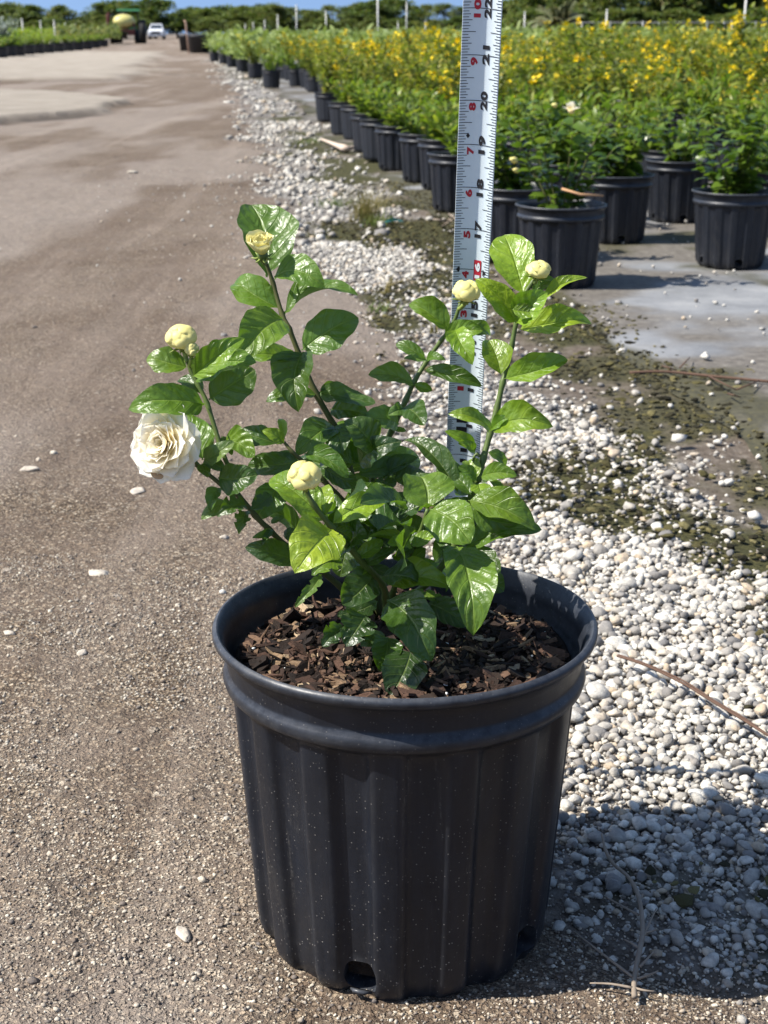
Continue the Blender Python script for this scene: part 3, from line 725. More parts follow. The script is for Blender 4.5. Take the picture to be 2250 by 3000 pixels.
def chip_mesh():
    r = random.Random(77); V, F = [], []
    def chip(L, Wd, T, x, y, z, yaw, tilt, roll):
        b = len(V); m = Matrix.Translation((x, y, z)) @ Matrix.Rotation(yaw, 4, 'Z') @ Matrix.Rotation(tilt, 4, 'Y') @ Matrix.Rotation(roll, 4, 'X')
        n = r.choice((5, 6, 7)); ang = sorted(r.uniform(0, 6.283) for _ in range(n))
        ang = [2*math.pi*(k+r.uniform(-.3, .3))/n for k in range(n)]; ol = [(math.cos(a)*L/2*r.uniform(.75, 1.1), math.sin(a)*Wd/2*r.uniform(.7, 1.1)) for a in ang]
        bw = r.uniform(-.25, .25)
        for s in (-.5, .5):
            for px_, py_ in ol: V.append(m @ Vector((px_, py_, s*T+bw*px_*px_/L+r.uniform(-.1, .1)*T)))
        F.append(tuple(b+k for k in range(n))[::-1]); F.append(tuple(b+n+k for k in range(n)))
        for k in range(n): F.append((b+k, b+(k+1) % n, b+n+(k+1) % n, b+n+k))
    for i in range(3000):
        rad = .110*math.sqrt(r.random()); a = r.uniform(0, 6.283); x, y = rad*math.cos(a), rad*math.sin(a)
        k = r.random()
        if k < .58: L = r.uniform(.002, .007); Wd = L*r.uniform(.4, .9); T = L*r.uniform(.25, .5)
        elif k < .84: L = r.uniform(.009, .025); Wd = L*r.uniform(.28, .65); T = r.uniform(.0012, .003)
        else: L = r.uniform(.014, .034); Wd = r.uniform(.0009, .0032); T = r.uniform(.0008, .0016)
        lim = .1125-L*.56
        if rad > lim: x, y = x*lim/rad, y*lim/rad
        z = float(soilz(np.array(x), np.array(y)))+r.uniform(-.0005, .0045)
        chip(L, Wd, T, x, y, z, r.uniform(0, 6.283), r.gauss(0, .32), r.gauss(0, .45))
    return py_mesh('bark_mulch', V, F, False)
t = NT('bark_chips'); gi = t.n('NewGeometry'); co = t.co()
c = t.ramp(gi.outputs['Random Per Island'], [(0, (.008, .006, .005)), (.34, (.020, .013, .010)), (.56, (.056, .030, .021)), (.73, (.120, .066, .044)), (.86, (.20, .122, .075)), (.95, (.31, .21, .12)), (1, (.48, .38, .26))])
mp = t.n('Mapping'); mp.inputs['Scale'].default_value = (1, 3, 1); t.l(co, mp.inputs[0])
c = t.mix(t.ramp(t.noise(260, 5, .7, mp.outputs[0]), [(.35, .6), (.65, 0)]), c, (.03, .018, .012))
t.fin(c, .85, t.bump(t.noise(380, 4, .7, mp.outputs[0]), .6, .0025), .25)
o = mobj('bark_mulch', chip_mesh(), t.m, ROOT); tag(o, kind='stuff')
# the long pale splinter and perlite beads
M['splinter'] = plain('pale_splinter', (.40, .30, .19), .85, .2, .4, 200)
for (x0, y0, x1, y1, w, z) in ((865, 1855, 975, 1950, .0042, .216), (873, 2008, 975, 1998, .0036, .213), (880, 1770, 905, 1800, .006, .217)):
    V, F = [], []
    a = G(x0, y0, z)-POT; b = G(x1, y1, z-.002)-POT; d = (b-a).normalized(); s = d.cross(Vector((0, 0, 1)))
    base = len(V)
    for tt, ww in ((0, .45), (.3, .9), (.7, 1), (.92, .9), (1, .5)):
        q = a.lerp(b, tt)
        for sx_, sz_ in ((-1, -.3), (1, -.3), (.8, .35), (-.8, .35)): V.append(q+s*sx_*w/2*ww+Vector((0, 0, sz_*w*.6)))
    for k in range(4):
        for q in range(4): F.append((base+4*k+q, base+4*k+(q+1) % 4, base+4*k+4+(q+1) % 4, base+4*k+4+q))
    F += [(base+3, base+2, base+1, base), (base+16, base+17, base+18, base+19)]
    mobj('wood_splinter', py_mesh('wood_splinter', V, F, False), M['splinter'], ROOT)
r = np.random.default_rng(5); a = r.uniform(0, 6.28, 46); q = .105*np.sqrt(r.random(46)); x, y = q*np.cos(a), q*np.sin(a)
me = scatter('perlite', np.stack([x, y, soilz(x, y)+.002], -1), np.full(46, .0012)*r.uniform(.7, 1.6, 46), bF, FF_, seed=3)
o = mobj('perlite', me, plain('perlite_white', (.62, .63, .62), .9), ROOT); tag(o, kind='stuff')

# ---- leaves
CR = {1: (380, 900), 2: (660, 590), 3: (580, 1250), 4: (780, 1100), 5: (1080, 800), 6: (1200, 660), 7: (1080, 1250), 8: (850, 1500)}
def cpx(c, x, y): return CR[c][0]+x/3.0, CR[c][1]+y/3.0
def CP(c, x, y, d): return P(*cpx(c, x, y), d)
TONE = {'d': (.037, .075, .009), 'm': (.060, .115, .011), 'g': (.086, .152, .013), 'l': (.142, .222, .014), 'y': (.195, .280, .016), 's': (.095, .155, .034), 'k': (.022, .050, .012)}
def leaf(parent, c, bx, by, tx, ty, w, roll=20, d=1.0, dd=0.0, tone='m', bend=.10, fold=14, ptip=.55, base=.85, hole=0, seed=None, curl=0.0):
    s = seed if seed is not None else int(bx*7+by*13+c*101)
    r = random.Random(s)
    B = CP(c, bx, by, d); T = CP(c, tx, ty, d+dd)
    ax = T-B; L = ax.length*1.04; ax.normalize()
    toC = (Vector((0, 0, CAM_H))-(B+T)/2).normalized()
    f = (toC-ax*toC.dot(ax)).normalized()
    side = ax.cross(f).normalized()
    sg = 1 if (side.z if abs(side.z) > .05 else -side.x) >= 0 else -1
    ro = R(roll)
    n = f*math.cos(ro)+side*sg*math.sin(ro); sd = ax.cross(n).normalized()
    Wd = 1.16*w/3.0/FPX*(d+dd/2)/max(.5, math.cos(ro))
    NU, NS = 32, 20; hw0 = Wd/2; V = []; UV = []
    sh = r.uniform(0, 6.28); fo = R(fold*r.uniform(.8, 1.7))
    ptip *= .55; pv = [r.uniform(.35, 1.25) for _ in range(8)]; pk = .056*Wd*r.uniform(.6, 1.35); wv = .085*Wd*r.uniform(.4, 1.7); asym = r.uniform(-.10, .10); sway = r.uniform(-.09, .09); curl = curl+r.uniform(-.25, .75); ev = r.uniform(.02, .055); tw = r.uniform(-.30, .30); jit = r.uniform(-.2, .2); cup = r.uniform(-.12, .28)
    for i in range(NU+1):
        u = i/NU
        # outline: broad ovate with a short stalk and a drawn-out tip
        st = .05
        if u < st: pr = .045
        else:
            q = (u-st)/(1-st); e1 = base
            pr = max(.05*(1-q), (1-abs(2*q**e1-1)**2.0)**.57*(1-.42*ptip*q**4.5)) if q < 1 else .0
        if q_hole(hole, u, s): pr *= .55+.3*r.random()
        hw = hw0*pr
        yb = 4*u*(1-u)*bend*L - curl*L*max(0, u-.72)**2*3.2
        for j in range(NS+1):
            v = -1+2*j/NS; av = abs(v)
            side_off = v*hw*math.cos(fo)*(1+asym*(1 if v > 0 else -1))*(1+ev*math.sin(u*19+sh*2+(2 if v > 0 else 0))) + sway*L*math.sin(math.pi*u)
            z = av*hw*math.sin(fo)
            ph = (u*5.4-av*1.25-.35*av*av+jit*(1 if v > 0 else -1))
            z += pk*pv[max(0, min(7, int(ph+1)))]*pr*(-.5*math.cos(2*math.pi*(ph-.5)))*min(1, av*3.2)*(1-.45*av)
            z += cup*hw*av**2.4
            z += wv*pr*av**2*math.sin(u*7.5+sh+(0 if v > 0 else 1.9))
            z += tw*v*hw*(u-.4)
            z += .012*L*math.sin(u*5+sh)*v
            V.append(ax*(L*u)+sd*side_off+n*(yb+z)); UV.append((u, v))
    F = []
    for i in range(NU):
        for j in range(NS):
            a = i*(NS+1)+j; F.append((a, a+1, a+NS+2, a+NS+1))
    me = py_mesh('leaf', V, F)
    ul = me.uv_layers.new(name='UVMap'); li = np.empty(len(me.loops), np.int32); me.loops.foreach_get('vertex_index', li)
    ul.data.foreach_set('uv', np.array(UV, np.float32)[li].ravel())
    o = mobj('leaf', me, M['leaf'], parent, loc=B-POT)
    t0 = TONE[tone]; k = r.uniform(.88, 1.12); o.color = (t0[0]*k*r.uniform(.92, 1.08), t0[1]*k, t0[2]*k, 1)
    return o
def q_hole(h, u, s):
    return h and (math.sin(u*(17+s % 5)+s) > .55)

def branch(pts, r0, r1, mat='stem', m=4):
    r0, r1 = r0*.80, r1*.80
    """pts: list of (px,py,depth) photo points -> tapered stem part of the plant"""
    w = spline([P(*p)-POT for p in pts], m); n = len(w); V, F = [], []
    rad = [r0+(r1-r0)*i/(n-1) for i in range(n)]
    for p in pts[1:-1]:
        q = P(*p)-POT; i = min(range(n), key=lambda i: (w[i]-q).length); rad[i] *= 1.28
    tube(V, F, w, rad, 9)
    return mobj('branch', py_mesh('branch', V, F), M[mat], ROOT)
RT = lambda x, y: (x, y, 1.062)
S1 = branch([RT(1118, 1822), (1090, 1660, 1.05), (1060, 1500, 1.045), (1015, 1340, 1.04), (980, 1250, 1.035), (926, 1153, 1.03), (880, 1047, 1.025), (847, 963, 1.02), (827, 923, 1.02), (800, 830, 1.018), (777, 763, 1.012)], .0034, .0017, 'bark')
S2 = branch([(700, 1442, .985), (672, 1375, .985), (647, 1310, .985), (607, 1183, .985), (580, 1127, .985), (560, 1087, .985), (545, 1045, .982)], .0022, .0016)
S3 = branch([RT(1108, 1822), (1010, 1730, 1.03), (920, 1655, 1.01), (843, 1603, 1.0), (787, 1550, .99), (747, 1510, .985), (697, 1450, .985), (647, 1418, .985), (607, 1387, .985), (570, 1360, .985)], .0030, .0016, 'bark')
S4 = branch([RT(1112, 1822), (1080, 1640, 1.03), (1030, 1500, 1.01), (947, 1407, .995), (893, 1357, .99), (855, 1322, .985), (832, 1295, .985)], .0026, .0013, 'bark')
S5 = branch([RT(1122, 1822), (1100, 1640, 1.07), (1075, 1520, 1.08), (1063, 1400, 1.085), (1060, 1347, 1.085), (1053, 1287, 1.085), (1058, 1270, 1.085)], .0030, .0017, 'bark')
S6 = branch([RT(1128, 1822), (1095, 1600, 1.06), (1085, 1480, 1.06), (1093, 1383, 1.06), (1113, 1333, 1.058), (1147, 1263, 1.055), (1190, 1170, 1.05), (1213, 1120, 1.05), (1247, 1063, 1.05), (1293, 997, 1.045), (1327, 950, 1.04), (1350, 885, 1.035)], .0032, .0016)
S7 = branch([RT(1136, 1822), (1190, 1760, 1.04), (1270, 1690, 1.02), (1347, 1570, 1.01), (1383, 1450, 1.0), (1400, 1410, 1.0), (1417, 1340, 1.0), (1437, 1267, 1.0), (1457, 1193, 1.0), (1473, 1120, .998), (1483, 1087, .998), (1500, 1010, .995), (1513, 943, .992), (1533, 870, .992), (1560, 827, .99), (1572, 805, .99)], .0033, .0016)
S8 = branch([RT(1130, 1822), (1130, 1753, 1.0), (1117, 1707, .975), (1067, 1653, .95), (1017, 1597, .935), (973, 1547, .92), (920, 1480, .91), (897, 1437, .907), (891, 1412, .905)], .0031, .0018)
S9 = branch([RT(1132, 1822), (1150, 1740, 1.02), (1177, 1660, .985), (1193, 1637, .975), (1227, 1570, .965), (1253, 1492, .955)], .0026, .0017)
S10 = branch([(1417, 1345, 1.0), (1398, 1330, 1.0), (1388, 1340, 1.0), (1385, 1352, 1.0)], .0013, .0010)
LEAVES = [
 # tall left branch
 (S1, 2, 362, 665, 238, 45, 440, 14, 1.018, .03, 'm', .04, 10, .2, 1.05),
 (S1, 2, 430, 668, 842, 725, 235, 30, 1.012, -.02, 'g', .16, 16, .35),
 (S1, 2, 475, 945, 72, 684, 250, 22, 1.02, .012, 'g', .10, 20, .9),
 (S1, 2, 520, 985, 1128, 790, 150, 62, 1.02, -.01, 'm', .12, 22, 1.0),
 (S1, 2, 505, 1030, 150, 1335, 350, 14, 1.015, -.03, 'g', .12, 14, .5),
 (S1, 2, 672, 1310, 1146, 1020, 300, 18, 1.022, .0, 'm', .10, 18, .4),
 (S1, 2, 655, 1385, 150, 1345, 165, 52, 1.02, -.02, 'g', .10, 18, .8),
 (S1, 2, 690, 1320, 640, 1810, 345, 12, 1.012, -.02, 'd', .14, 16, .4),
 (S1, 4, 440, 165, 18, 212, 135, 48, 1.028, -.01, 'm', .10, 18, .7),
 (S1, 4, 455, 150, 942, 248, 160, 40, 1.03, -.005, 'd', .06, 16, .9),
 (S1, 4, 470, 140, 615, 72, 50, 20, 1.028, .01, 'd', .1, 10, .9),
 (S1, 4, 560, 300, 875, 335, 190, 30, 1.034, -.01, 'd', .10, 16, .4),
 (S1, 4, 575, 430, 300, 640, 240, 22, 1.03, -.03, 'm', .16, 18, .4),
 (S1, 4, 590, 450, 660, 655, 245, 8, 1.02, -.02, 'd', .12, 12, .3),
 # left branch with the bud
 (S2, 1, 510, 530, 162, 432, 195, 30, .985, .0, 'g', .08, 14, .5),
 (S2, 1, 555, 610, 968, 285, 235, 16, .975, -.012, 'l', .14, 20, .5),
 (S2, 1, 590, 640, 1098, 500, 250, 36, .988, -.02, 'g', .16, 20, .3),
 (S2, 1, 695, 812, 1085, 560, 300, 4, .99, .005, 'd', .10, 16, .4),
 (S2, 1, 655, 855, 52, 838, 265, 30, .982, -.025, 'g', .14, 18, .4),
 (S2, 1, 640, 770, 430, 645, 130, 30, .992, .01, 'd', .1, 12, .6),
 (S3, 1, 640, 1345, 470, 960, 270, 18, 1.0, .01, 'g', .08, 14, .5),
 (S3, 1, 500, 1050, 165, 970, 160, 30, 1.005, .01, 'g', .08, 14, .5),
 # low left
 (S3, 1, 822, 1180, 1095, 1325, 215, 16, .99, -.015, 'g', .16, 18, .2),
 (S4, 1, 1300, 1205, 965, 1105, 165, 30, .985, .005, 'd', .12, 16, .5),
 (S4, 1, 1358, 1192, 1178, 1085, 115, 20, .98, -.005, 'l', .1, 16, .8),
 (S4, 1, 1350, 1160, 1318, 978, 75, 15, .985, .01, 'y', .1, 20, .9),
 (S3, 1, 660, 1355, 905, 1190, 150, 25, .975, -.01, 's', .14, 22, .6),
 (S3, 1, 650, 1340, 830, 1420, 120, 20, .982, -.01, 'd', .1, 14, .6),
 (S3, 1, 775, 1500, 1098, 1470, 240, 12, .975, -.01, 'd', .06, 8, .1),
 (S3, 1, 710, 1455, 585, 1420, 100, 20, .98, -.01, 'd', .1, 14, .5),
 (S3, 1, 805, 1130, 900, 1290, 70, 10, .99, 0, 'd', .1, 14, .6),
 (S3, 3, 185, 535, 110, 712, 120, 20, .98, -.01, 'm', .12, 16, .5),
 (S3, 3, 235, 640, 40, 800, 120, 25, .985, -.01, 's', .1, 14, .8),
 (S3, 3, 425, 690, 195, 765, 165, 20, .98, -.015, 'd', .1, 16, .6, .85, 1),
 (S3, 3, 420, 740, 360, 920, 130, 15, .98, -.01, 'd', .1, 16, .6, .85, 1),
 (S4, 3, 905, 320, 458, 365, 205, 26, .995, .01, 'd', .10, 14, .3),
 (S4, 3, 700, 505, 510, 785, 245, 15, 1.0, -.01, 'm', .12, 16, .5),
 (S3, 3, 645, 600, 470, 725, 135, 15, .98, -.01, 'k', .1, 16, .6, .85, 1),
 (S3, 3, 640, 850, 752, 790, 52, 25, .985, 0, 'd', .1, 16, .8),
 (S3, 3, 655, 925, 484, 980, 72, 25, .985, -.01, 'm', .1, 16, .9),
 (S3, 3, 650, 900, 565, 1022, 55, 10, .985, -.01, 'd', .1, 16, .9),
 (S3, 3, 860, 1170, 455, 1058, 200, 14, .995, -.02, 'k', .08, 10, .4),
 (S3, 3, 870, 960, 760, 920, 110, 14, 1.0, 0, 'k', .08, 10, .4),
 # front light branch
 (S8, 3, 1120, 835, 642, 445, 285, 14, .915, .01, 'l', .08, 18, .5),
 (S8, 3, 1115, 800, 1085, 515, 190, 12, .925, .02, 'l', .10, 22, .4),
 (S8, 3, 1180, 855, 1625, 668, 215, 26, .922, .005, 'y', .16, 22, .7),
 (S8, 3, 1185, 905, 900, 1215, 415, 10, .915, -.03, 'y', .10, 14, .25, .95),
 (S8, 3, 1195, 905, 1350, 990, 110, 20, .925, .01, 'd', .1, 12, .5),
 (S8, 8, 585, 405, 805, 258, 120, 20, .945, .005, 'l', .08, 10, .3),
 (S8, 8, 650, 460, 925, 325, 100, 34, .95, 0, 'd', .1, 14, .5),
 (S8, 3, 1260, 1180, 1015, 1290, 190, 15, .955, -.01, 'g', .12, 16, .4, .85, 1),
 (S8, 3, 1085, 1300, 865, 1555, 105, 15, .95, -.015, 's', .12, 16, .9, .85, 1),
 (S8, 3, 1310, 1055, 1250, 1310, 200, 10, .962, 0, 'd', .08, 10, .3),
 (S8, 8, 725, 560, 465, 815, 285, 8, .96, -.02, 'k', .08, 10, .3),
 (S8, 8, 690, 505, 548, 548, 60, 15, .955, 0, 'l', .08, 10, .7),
 (S8, 8, 850, 600, 1385, 640, 225, 26, .965, -.02, 'l', .12, 16, .25),
 (S8, 8, 1050, 720, 1362, 800, 85, 35, .99, 0, 'g', .08, 16, .9, .85, 1),
 (S8, 8, 850, 775, 1195, 1225, 370, 6, .955, -.035, 'd', .10, 10, .1, .9),
 (S8, 8, 770, 785, 425, 910, 150, 15, .975, -.01, 'k', .1, 14, .5, .85, 1),
 (S8, 8, 665, 905, 500, 1160, 290, 8, .955, -.015, 'k', .1, 14, .5, .85, 1),
 (S8, 8, 480, 1005, 290, 1180, 165, 8, .96, -.01, 'k', .1, 14, .4, .85, 1),
 (S8, 8, 835, 1080, 630, 1165, 120, 12, .965, -.01, 'k', .1, 14, .5),
 (S8, 8, 860, 1100, 800, 1380, 240, 6, .958, -.015, 'd', .1, 10, .2),
 (S8, 8, 1060, 1225, 890, 1600, 340, 4, .945, -.02, 'k', .1, 10, .3),
 (S8, 8, 720, 480, 900, 560, 120, 10, .985, 0, 'k', .08, 10, .4),
 # right cluster
 (S9, 7, 770, 1050, 930, 1712, 400, 14, .96, -.045, 'g', .14, 16, .3, .95),
 (S9, 7, 590, 1005, 705, 1400, 100, 35, .975, -.02, 'd', .12, 18, .7),
 (S9, 7, 840, 1085, 1115, 1400, 250, 12, .985, -.02, 'd', .1, 12, .3),
 (S9, 7, 1000, 1300, 1180, 1440, 190, 10, 1.0, -.01, 'k', .1, 12, .3),
 (S9, 8, 1200, 800, 1540, 1000, 200, 10, .99, -.01, 'k', .1, 12, .4),
 (S9, 7, 522, 728, 432, 405, 410, 14, .965, .02, 'g', .06, 12, .1, .75),
 (S9, 7, 540, 728, 880, 1005, 380, 8, .945, -.02, 'g', .08, 10, .2, .9),
 (S7, 7, 870, 650, 1448, 885, 260, 30, .975, -.01, 'g', .14, 26, .35),
 (S7, 7, 900, 700, 1300, 840, 200, -15, .972, 0, 'm', .12, 14, .4),
 (S7, 7, 860, 1060, 1495, 905, 205, 28, .985, -.01, 'm', .10, 18, .5),
 (S7, 7, 1050, 940, 1210, 770, 170, 10, 1.0, 0, 's', .08, 10, .4),
 (S7, 7, 790, 600, 345, 85, 165, 34, .995, .015, 'd', .08, 24, .9),
 (S7, 7, 800, 560, 640, 225, 170, 20, 1.005, .01, 'm', .08, 14, .5),
 (S7, 7, 900, 600, 740, 440, 140, 15, .99, .01, 'm', .08, 14, .5),
 (S10, 7, 935, 205, 672, 50, 95, 30, 1.0, -.01, 'l', .16, 20, .4),
 (S10, 7, 935, 235, 798, 150, 75, 25, .998, -.01, 'l', .12, 16, .5),
 (S7, 7, 1045, 220, 1190, 340, 90, 40, 1.01, .01, 'm', .2, 18, .3),
 (S7, 7, 940, 465, 880, 295, 150, 18, .995, .01, 'l', .10, 18, .3),
 (S7, 7, 950, 475, 790, 355, 90, 22, .985, -.005, 'g', .10, 18, .5),
 (S7, 7, 985, 440, 1288, 425, 150, 28, .995, -.01, 'g', .14, 18, .2),
 (S7, 7, 965, 500, 1010, 625, 160, 20, .985, -.01, 'l', .10, 12, .4),
 (S7, 7, 1060, 465, 1175, 585, 70, 20, .998, 0, 'g', .14, 12, .6),
 (S9, 7, 385, 1045, 10, 970, 70, 40, .96, -.01, 'l', .06, 16, .9),
 (S9, 7, 372, 1050, 170, 1035, 105, 35, .955, -.02, 'l', .10, 16, .4),
 (S9, 7, 372, 1050, 582, 950, 105, 35, .96, 0, 'l', .08, 16, .6),
 (S9, 7, 400, 1060, 250, 1130, 90, 20, .96, 0, 'd', .08, 14, .5),
 # right tall branch
 (S7, 6, 1005, 625, 835, 85, 330, 10, .995, .02, 'y', .05, 14, .1, 1.15),
 (S7, 6, 935, 860, 600, 490, 250, 8, .975, -.01, 'y', .06, 24, .4),
 (S7, 6, 940, 862, 1185, 600, 240, 10, .972, -.01, 'l', .08, 22, .2),
 (S7, 6, 900, 740, 1120, 760, 120, 14, .965, 0, 'l', .06, 12, .2),
 (S7, 6, 960, 920, 1560, 815, 225, 30, .985, -.01, 'y', .16, 22, .7),
 (S7, 6, 1170, 660, 1550, 475, 95, 35, .99, -.005, 'y', .16, 24, .4),
 (S7, 6, 1080, 600, 1285, 480, 105, 20, .995, 0, 'm', .08, 16, .6),
 (S7, 6, 805, 1320, 700, 1020, 245, 14, .99, .01, 'l', .08, 20, .25),
 (S7, 6, 830, 1350, 1370, 1190, 215, 24, .99, -.005, 'l', .12, 20, .3),
 (S7, 5, 1085, 1385, 742, 1225, 125, 38, .99, -.015, 'l', .14, 18, .3),
 (S7, 5, 1080, 1370, 1225, 1265, 90, 34, .985, -.01, 'g', .12, 18, .5),
 (S7, 5, 1095, 1380, 1565, 1325, 265, 20, .985, -.02, 'l', .14, 20, .7),
 # branch in front of the tape
 (S6, 5, 705, 500, 376, 266, 205, 24, 1.035, 0, 'g', .10, 20, .8),
 (S6, 5, 665, 570, 985, 500, 180, 20, 1.028, -.01, 'g', .10, 18, .4),
 (S6, 5, 760, 500, 905, 775, 200, 10, 1.022, -.02, 'l', .16, 18, .4),
 (S6, 5, 740, 470, 1082, 520, 110, 30, 1.045, .01, 'm', .14, 16, .7),
 (S6, 5, 500, 765, 252, 618, 110, 25, 1.05, .005, 'm', .10, 16, .4),
 (S6, 5, 515, 768, 318, 750, 60, 40, 1.045, -.01, 's', .10, 16, .5),
 (S6, 5, 510, 765, 652, 752, 75, 30, 1.045, -.01, 'm', .16, 16, .2),
 (S6, 5, 400, 985, 12, 895, 165, 26, 1.048, -.01, 's', .08, 16, .7),
 (S6, 5, 485, 850, 975, 985, 140, 24, 1.05, -.01, 'd', .12, 18, .8),
 (S6, 5, 400, 980, 553, 1028, 80, 20, 1.045, 0, 'g', .1, 14, .5),
 (S6, 5, 310, 1180, 485, 1345, 200, 12, 1.04, -.015, 'd', .12, 14, .2),
 (S6, 5, 305, 1180, 185, 1240, 110, 15, 1.04, -.01, 's', .1, 14, .2),
 (S6, 4, 1165, 430, 855, 395, 200, 22, 1.045, -.02, 's', .12, 16, .3),
 (S6, 4, 1115, 470, 1225, 485, 45, 20, 1.05, 0, 'g', .1, 12, .7),
 (S5, 4, 920, 515, 865, 420, 110, 12, 1.05, -.01, 'd', .1, 12, .3),
 (S5, 4, 930, 870, 1330, 705, 275, 20, 1.06, .01, 's', .10, 18, .5),
 (S5, 4, 925, 860, 850, 575, 210, 14, 1.065, .01, 's', .08, 14, .3),
 (S6, 4, 940, 910, 1315, 735, 130, 35, 1.05, 0, 'k', .06, 20, .8),
 (S4, 4, 805, 770, 610, 660, 220, 14, 1.05, 0, 'd', .08, 12, .3),
 (S4, 4, 335, 690, 708, 885, 165, 24, .99, -.01, 'm', .14, 18, .4),
 (S4, 4, 510, 815, 780, 970, 180, 14, .995, 0, 'k', .08, 12, .4),
 (S5, 4, 770, 930, 1070, 1130, 120, 20, 1.0, 0, 'd', .10, 14, .5),
 (S5, 4, 815, 535, 620, 425, 95, 28, 1.07, 0, 'g', .1, 14, .5),
 (S5, 4, 830, 560, 815, 470, 70, 12, 1.075, -.01, 'y', .1, 16, .8),
 (S5, 4, 840, 575, 945, 500, 60, 20, 1.07, -.01, 'y', .1, 16, .8),
 (S5, 4, 920, 800, 700, 840, 100, 20, 1.06, 0, 'd', .1, 14, .5),
 (S6, 4, 1280, 1200, 1060, 1095, 230, 12, 1.02, 0, 'k', .08, 10, .3),
 (S6, 4, 940, 960, 1140, 940, 120, 14, 1.04, 0, 'k', .08, 10, .3, .85, 1),
 (S5, 4, 940, 1420, 1225, 1380, 190, 12, 1.01, 0, 'k', .08, 10, .3),
 (S5, 4, 630, 1320, 790, 1170, 130, 12, 1.0, 0, 'k', .08, 10, .3),
 (S5, 4, 945, 1290, 1085, 1190, 60, 20, 1.02, 0, 'k', .2, 14, .3),
 (S5, 4, 640, 1360, 880, 1330, 110, 20, 1.02, 0, 'd', .1, 14, .3),
 (S5, 4, 1200, 1420, 1040, 1560, 150, 12, 1.0, 0, 'k', .08, 10, .3),
 (S4, 4, 330, 740, 410, 790, 60, 15, .992, 0, 'l', .08, 10, .6),
 (S4, 4, 300, 740, 110, 685, 70, 30, 1.0, 0, 's', .08, 14, .8),
]
rf = random.Random(23)
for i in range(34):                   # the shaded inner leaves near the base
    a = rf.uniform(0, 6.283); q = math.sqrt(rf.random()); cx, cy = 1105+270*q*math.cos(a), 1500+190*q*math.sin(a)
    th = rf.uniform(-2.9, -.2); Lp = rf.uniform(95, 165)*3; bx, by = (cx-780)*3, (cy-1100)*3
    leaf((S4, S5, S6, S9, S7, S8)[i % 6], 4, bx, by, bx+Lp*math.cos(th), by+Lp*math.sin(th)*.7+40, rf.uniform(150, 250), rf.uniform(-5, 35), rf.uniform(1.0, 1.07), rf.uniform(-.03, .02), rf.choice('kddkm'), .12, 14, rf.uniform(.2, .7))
for i in range(16):                   # level leaves added low in front to block sun from the mulch
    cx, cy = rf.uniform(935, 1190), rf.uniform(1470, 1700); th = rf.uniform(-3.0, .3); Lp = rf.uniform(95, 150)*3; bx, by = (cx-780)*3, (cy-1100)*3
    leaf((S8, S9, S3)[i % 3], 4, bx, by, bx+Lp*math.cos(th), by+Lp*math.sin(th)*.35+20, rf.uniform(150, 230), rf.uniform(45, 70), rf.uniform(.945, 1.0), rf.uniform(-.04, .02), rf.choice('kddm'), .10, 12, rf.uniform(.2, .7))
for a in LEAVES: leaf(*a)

# ---- open flower and buds
def petal_mesh(L, Wd, cup, curl, seed, notch=.0):
    r = random.Random(seed); NU, NS = 14, 12; V, UV, F = [], [], []
    ph = r.uniform(0, 6.28)
    for i in range(NU+1):
        u = i/NU; pr = (math.sin(math.pi*min(1, .12+u*.88)**1.15)**.55) if u < 1 else .25
        pr = min(1, .32+1.3*u)*math.sqrt(max(.06, 1-max(0, (u-.55)/.46)**2.4))
        for j in range(NS+1):
            v = -1+2*j/NS; x = v*Wd/2*max(.12, pr); y = L*(u-.05*v*v*u); z = cup*L*(.9*v*v*pr)+curl*L*u*u + .034*L*math.sin(3.4*v+ph)*u*u - .42*L*max(0, u-.70)**2
            V.append(Vector((x, y, z))); UV.append((u, v*.5+.5))
    for i in range(NU):
        for j in range(NS):
            a = i*(NS+1)+j; F.append((a, a+1, a+NS+2, a+NS+1))
    me = py_mesh('petal', V, F); ul = me.uv_layers.new(name='UVMap'); li = np.empty(len(me.loops), np.int32); me.loops.foreach_get('vertex_index', li)
    ul.data.foreach_set('uv', np.array(UV, np.float32)[li].ravel()); return me
def axis_frame(n):
    n = Vector(n).normalized(); x = n.cross(Vector((.1, .2, .97))).normalized(); y = n.cross(x)
    return Matrix((x, y, n)).transposed()
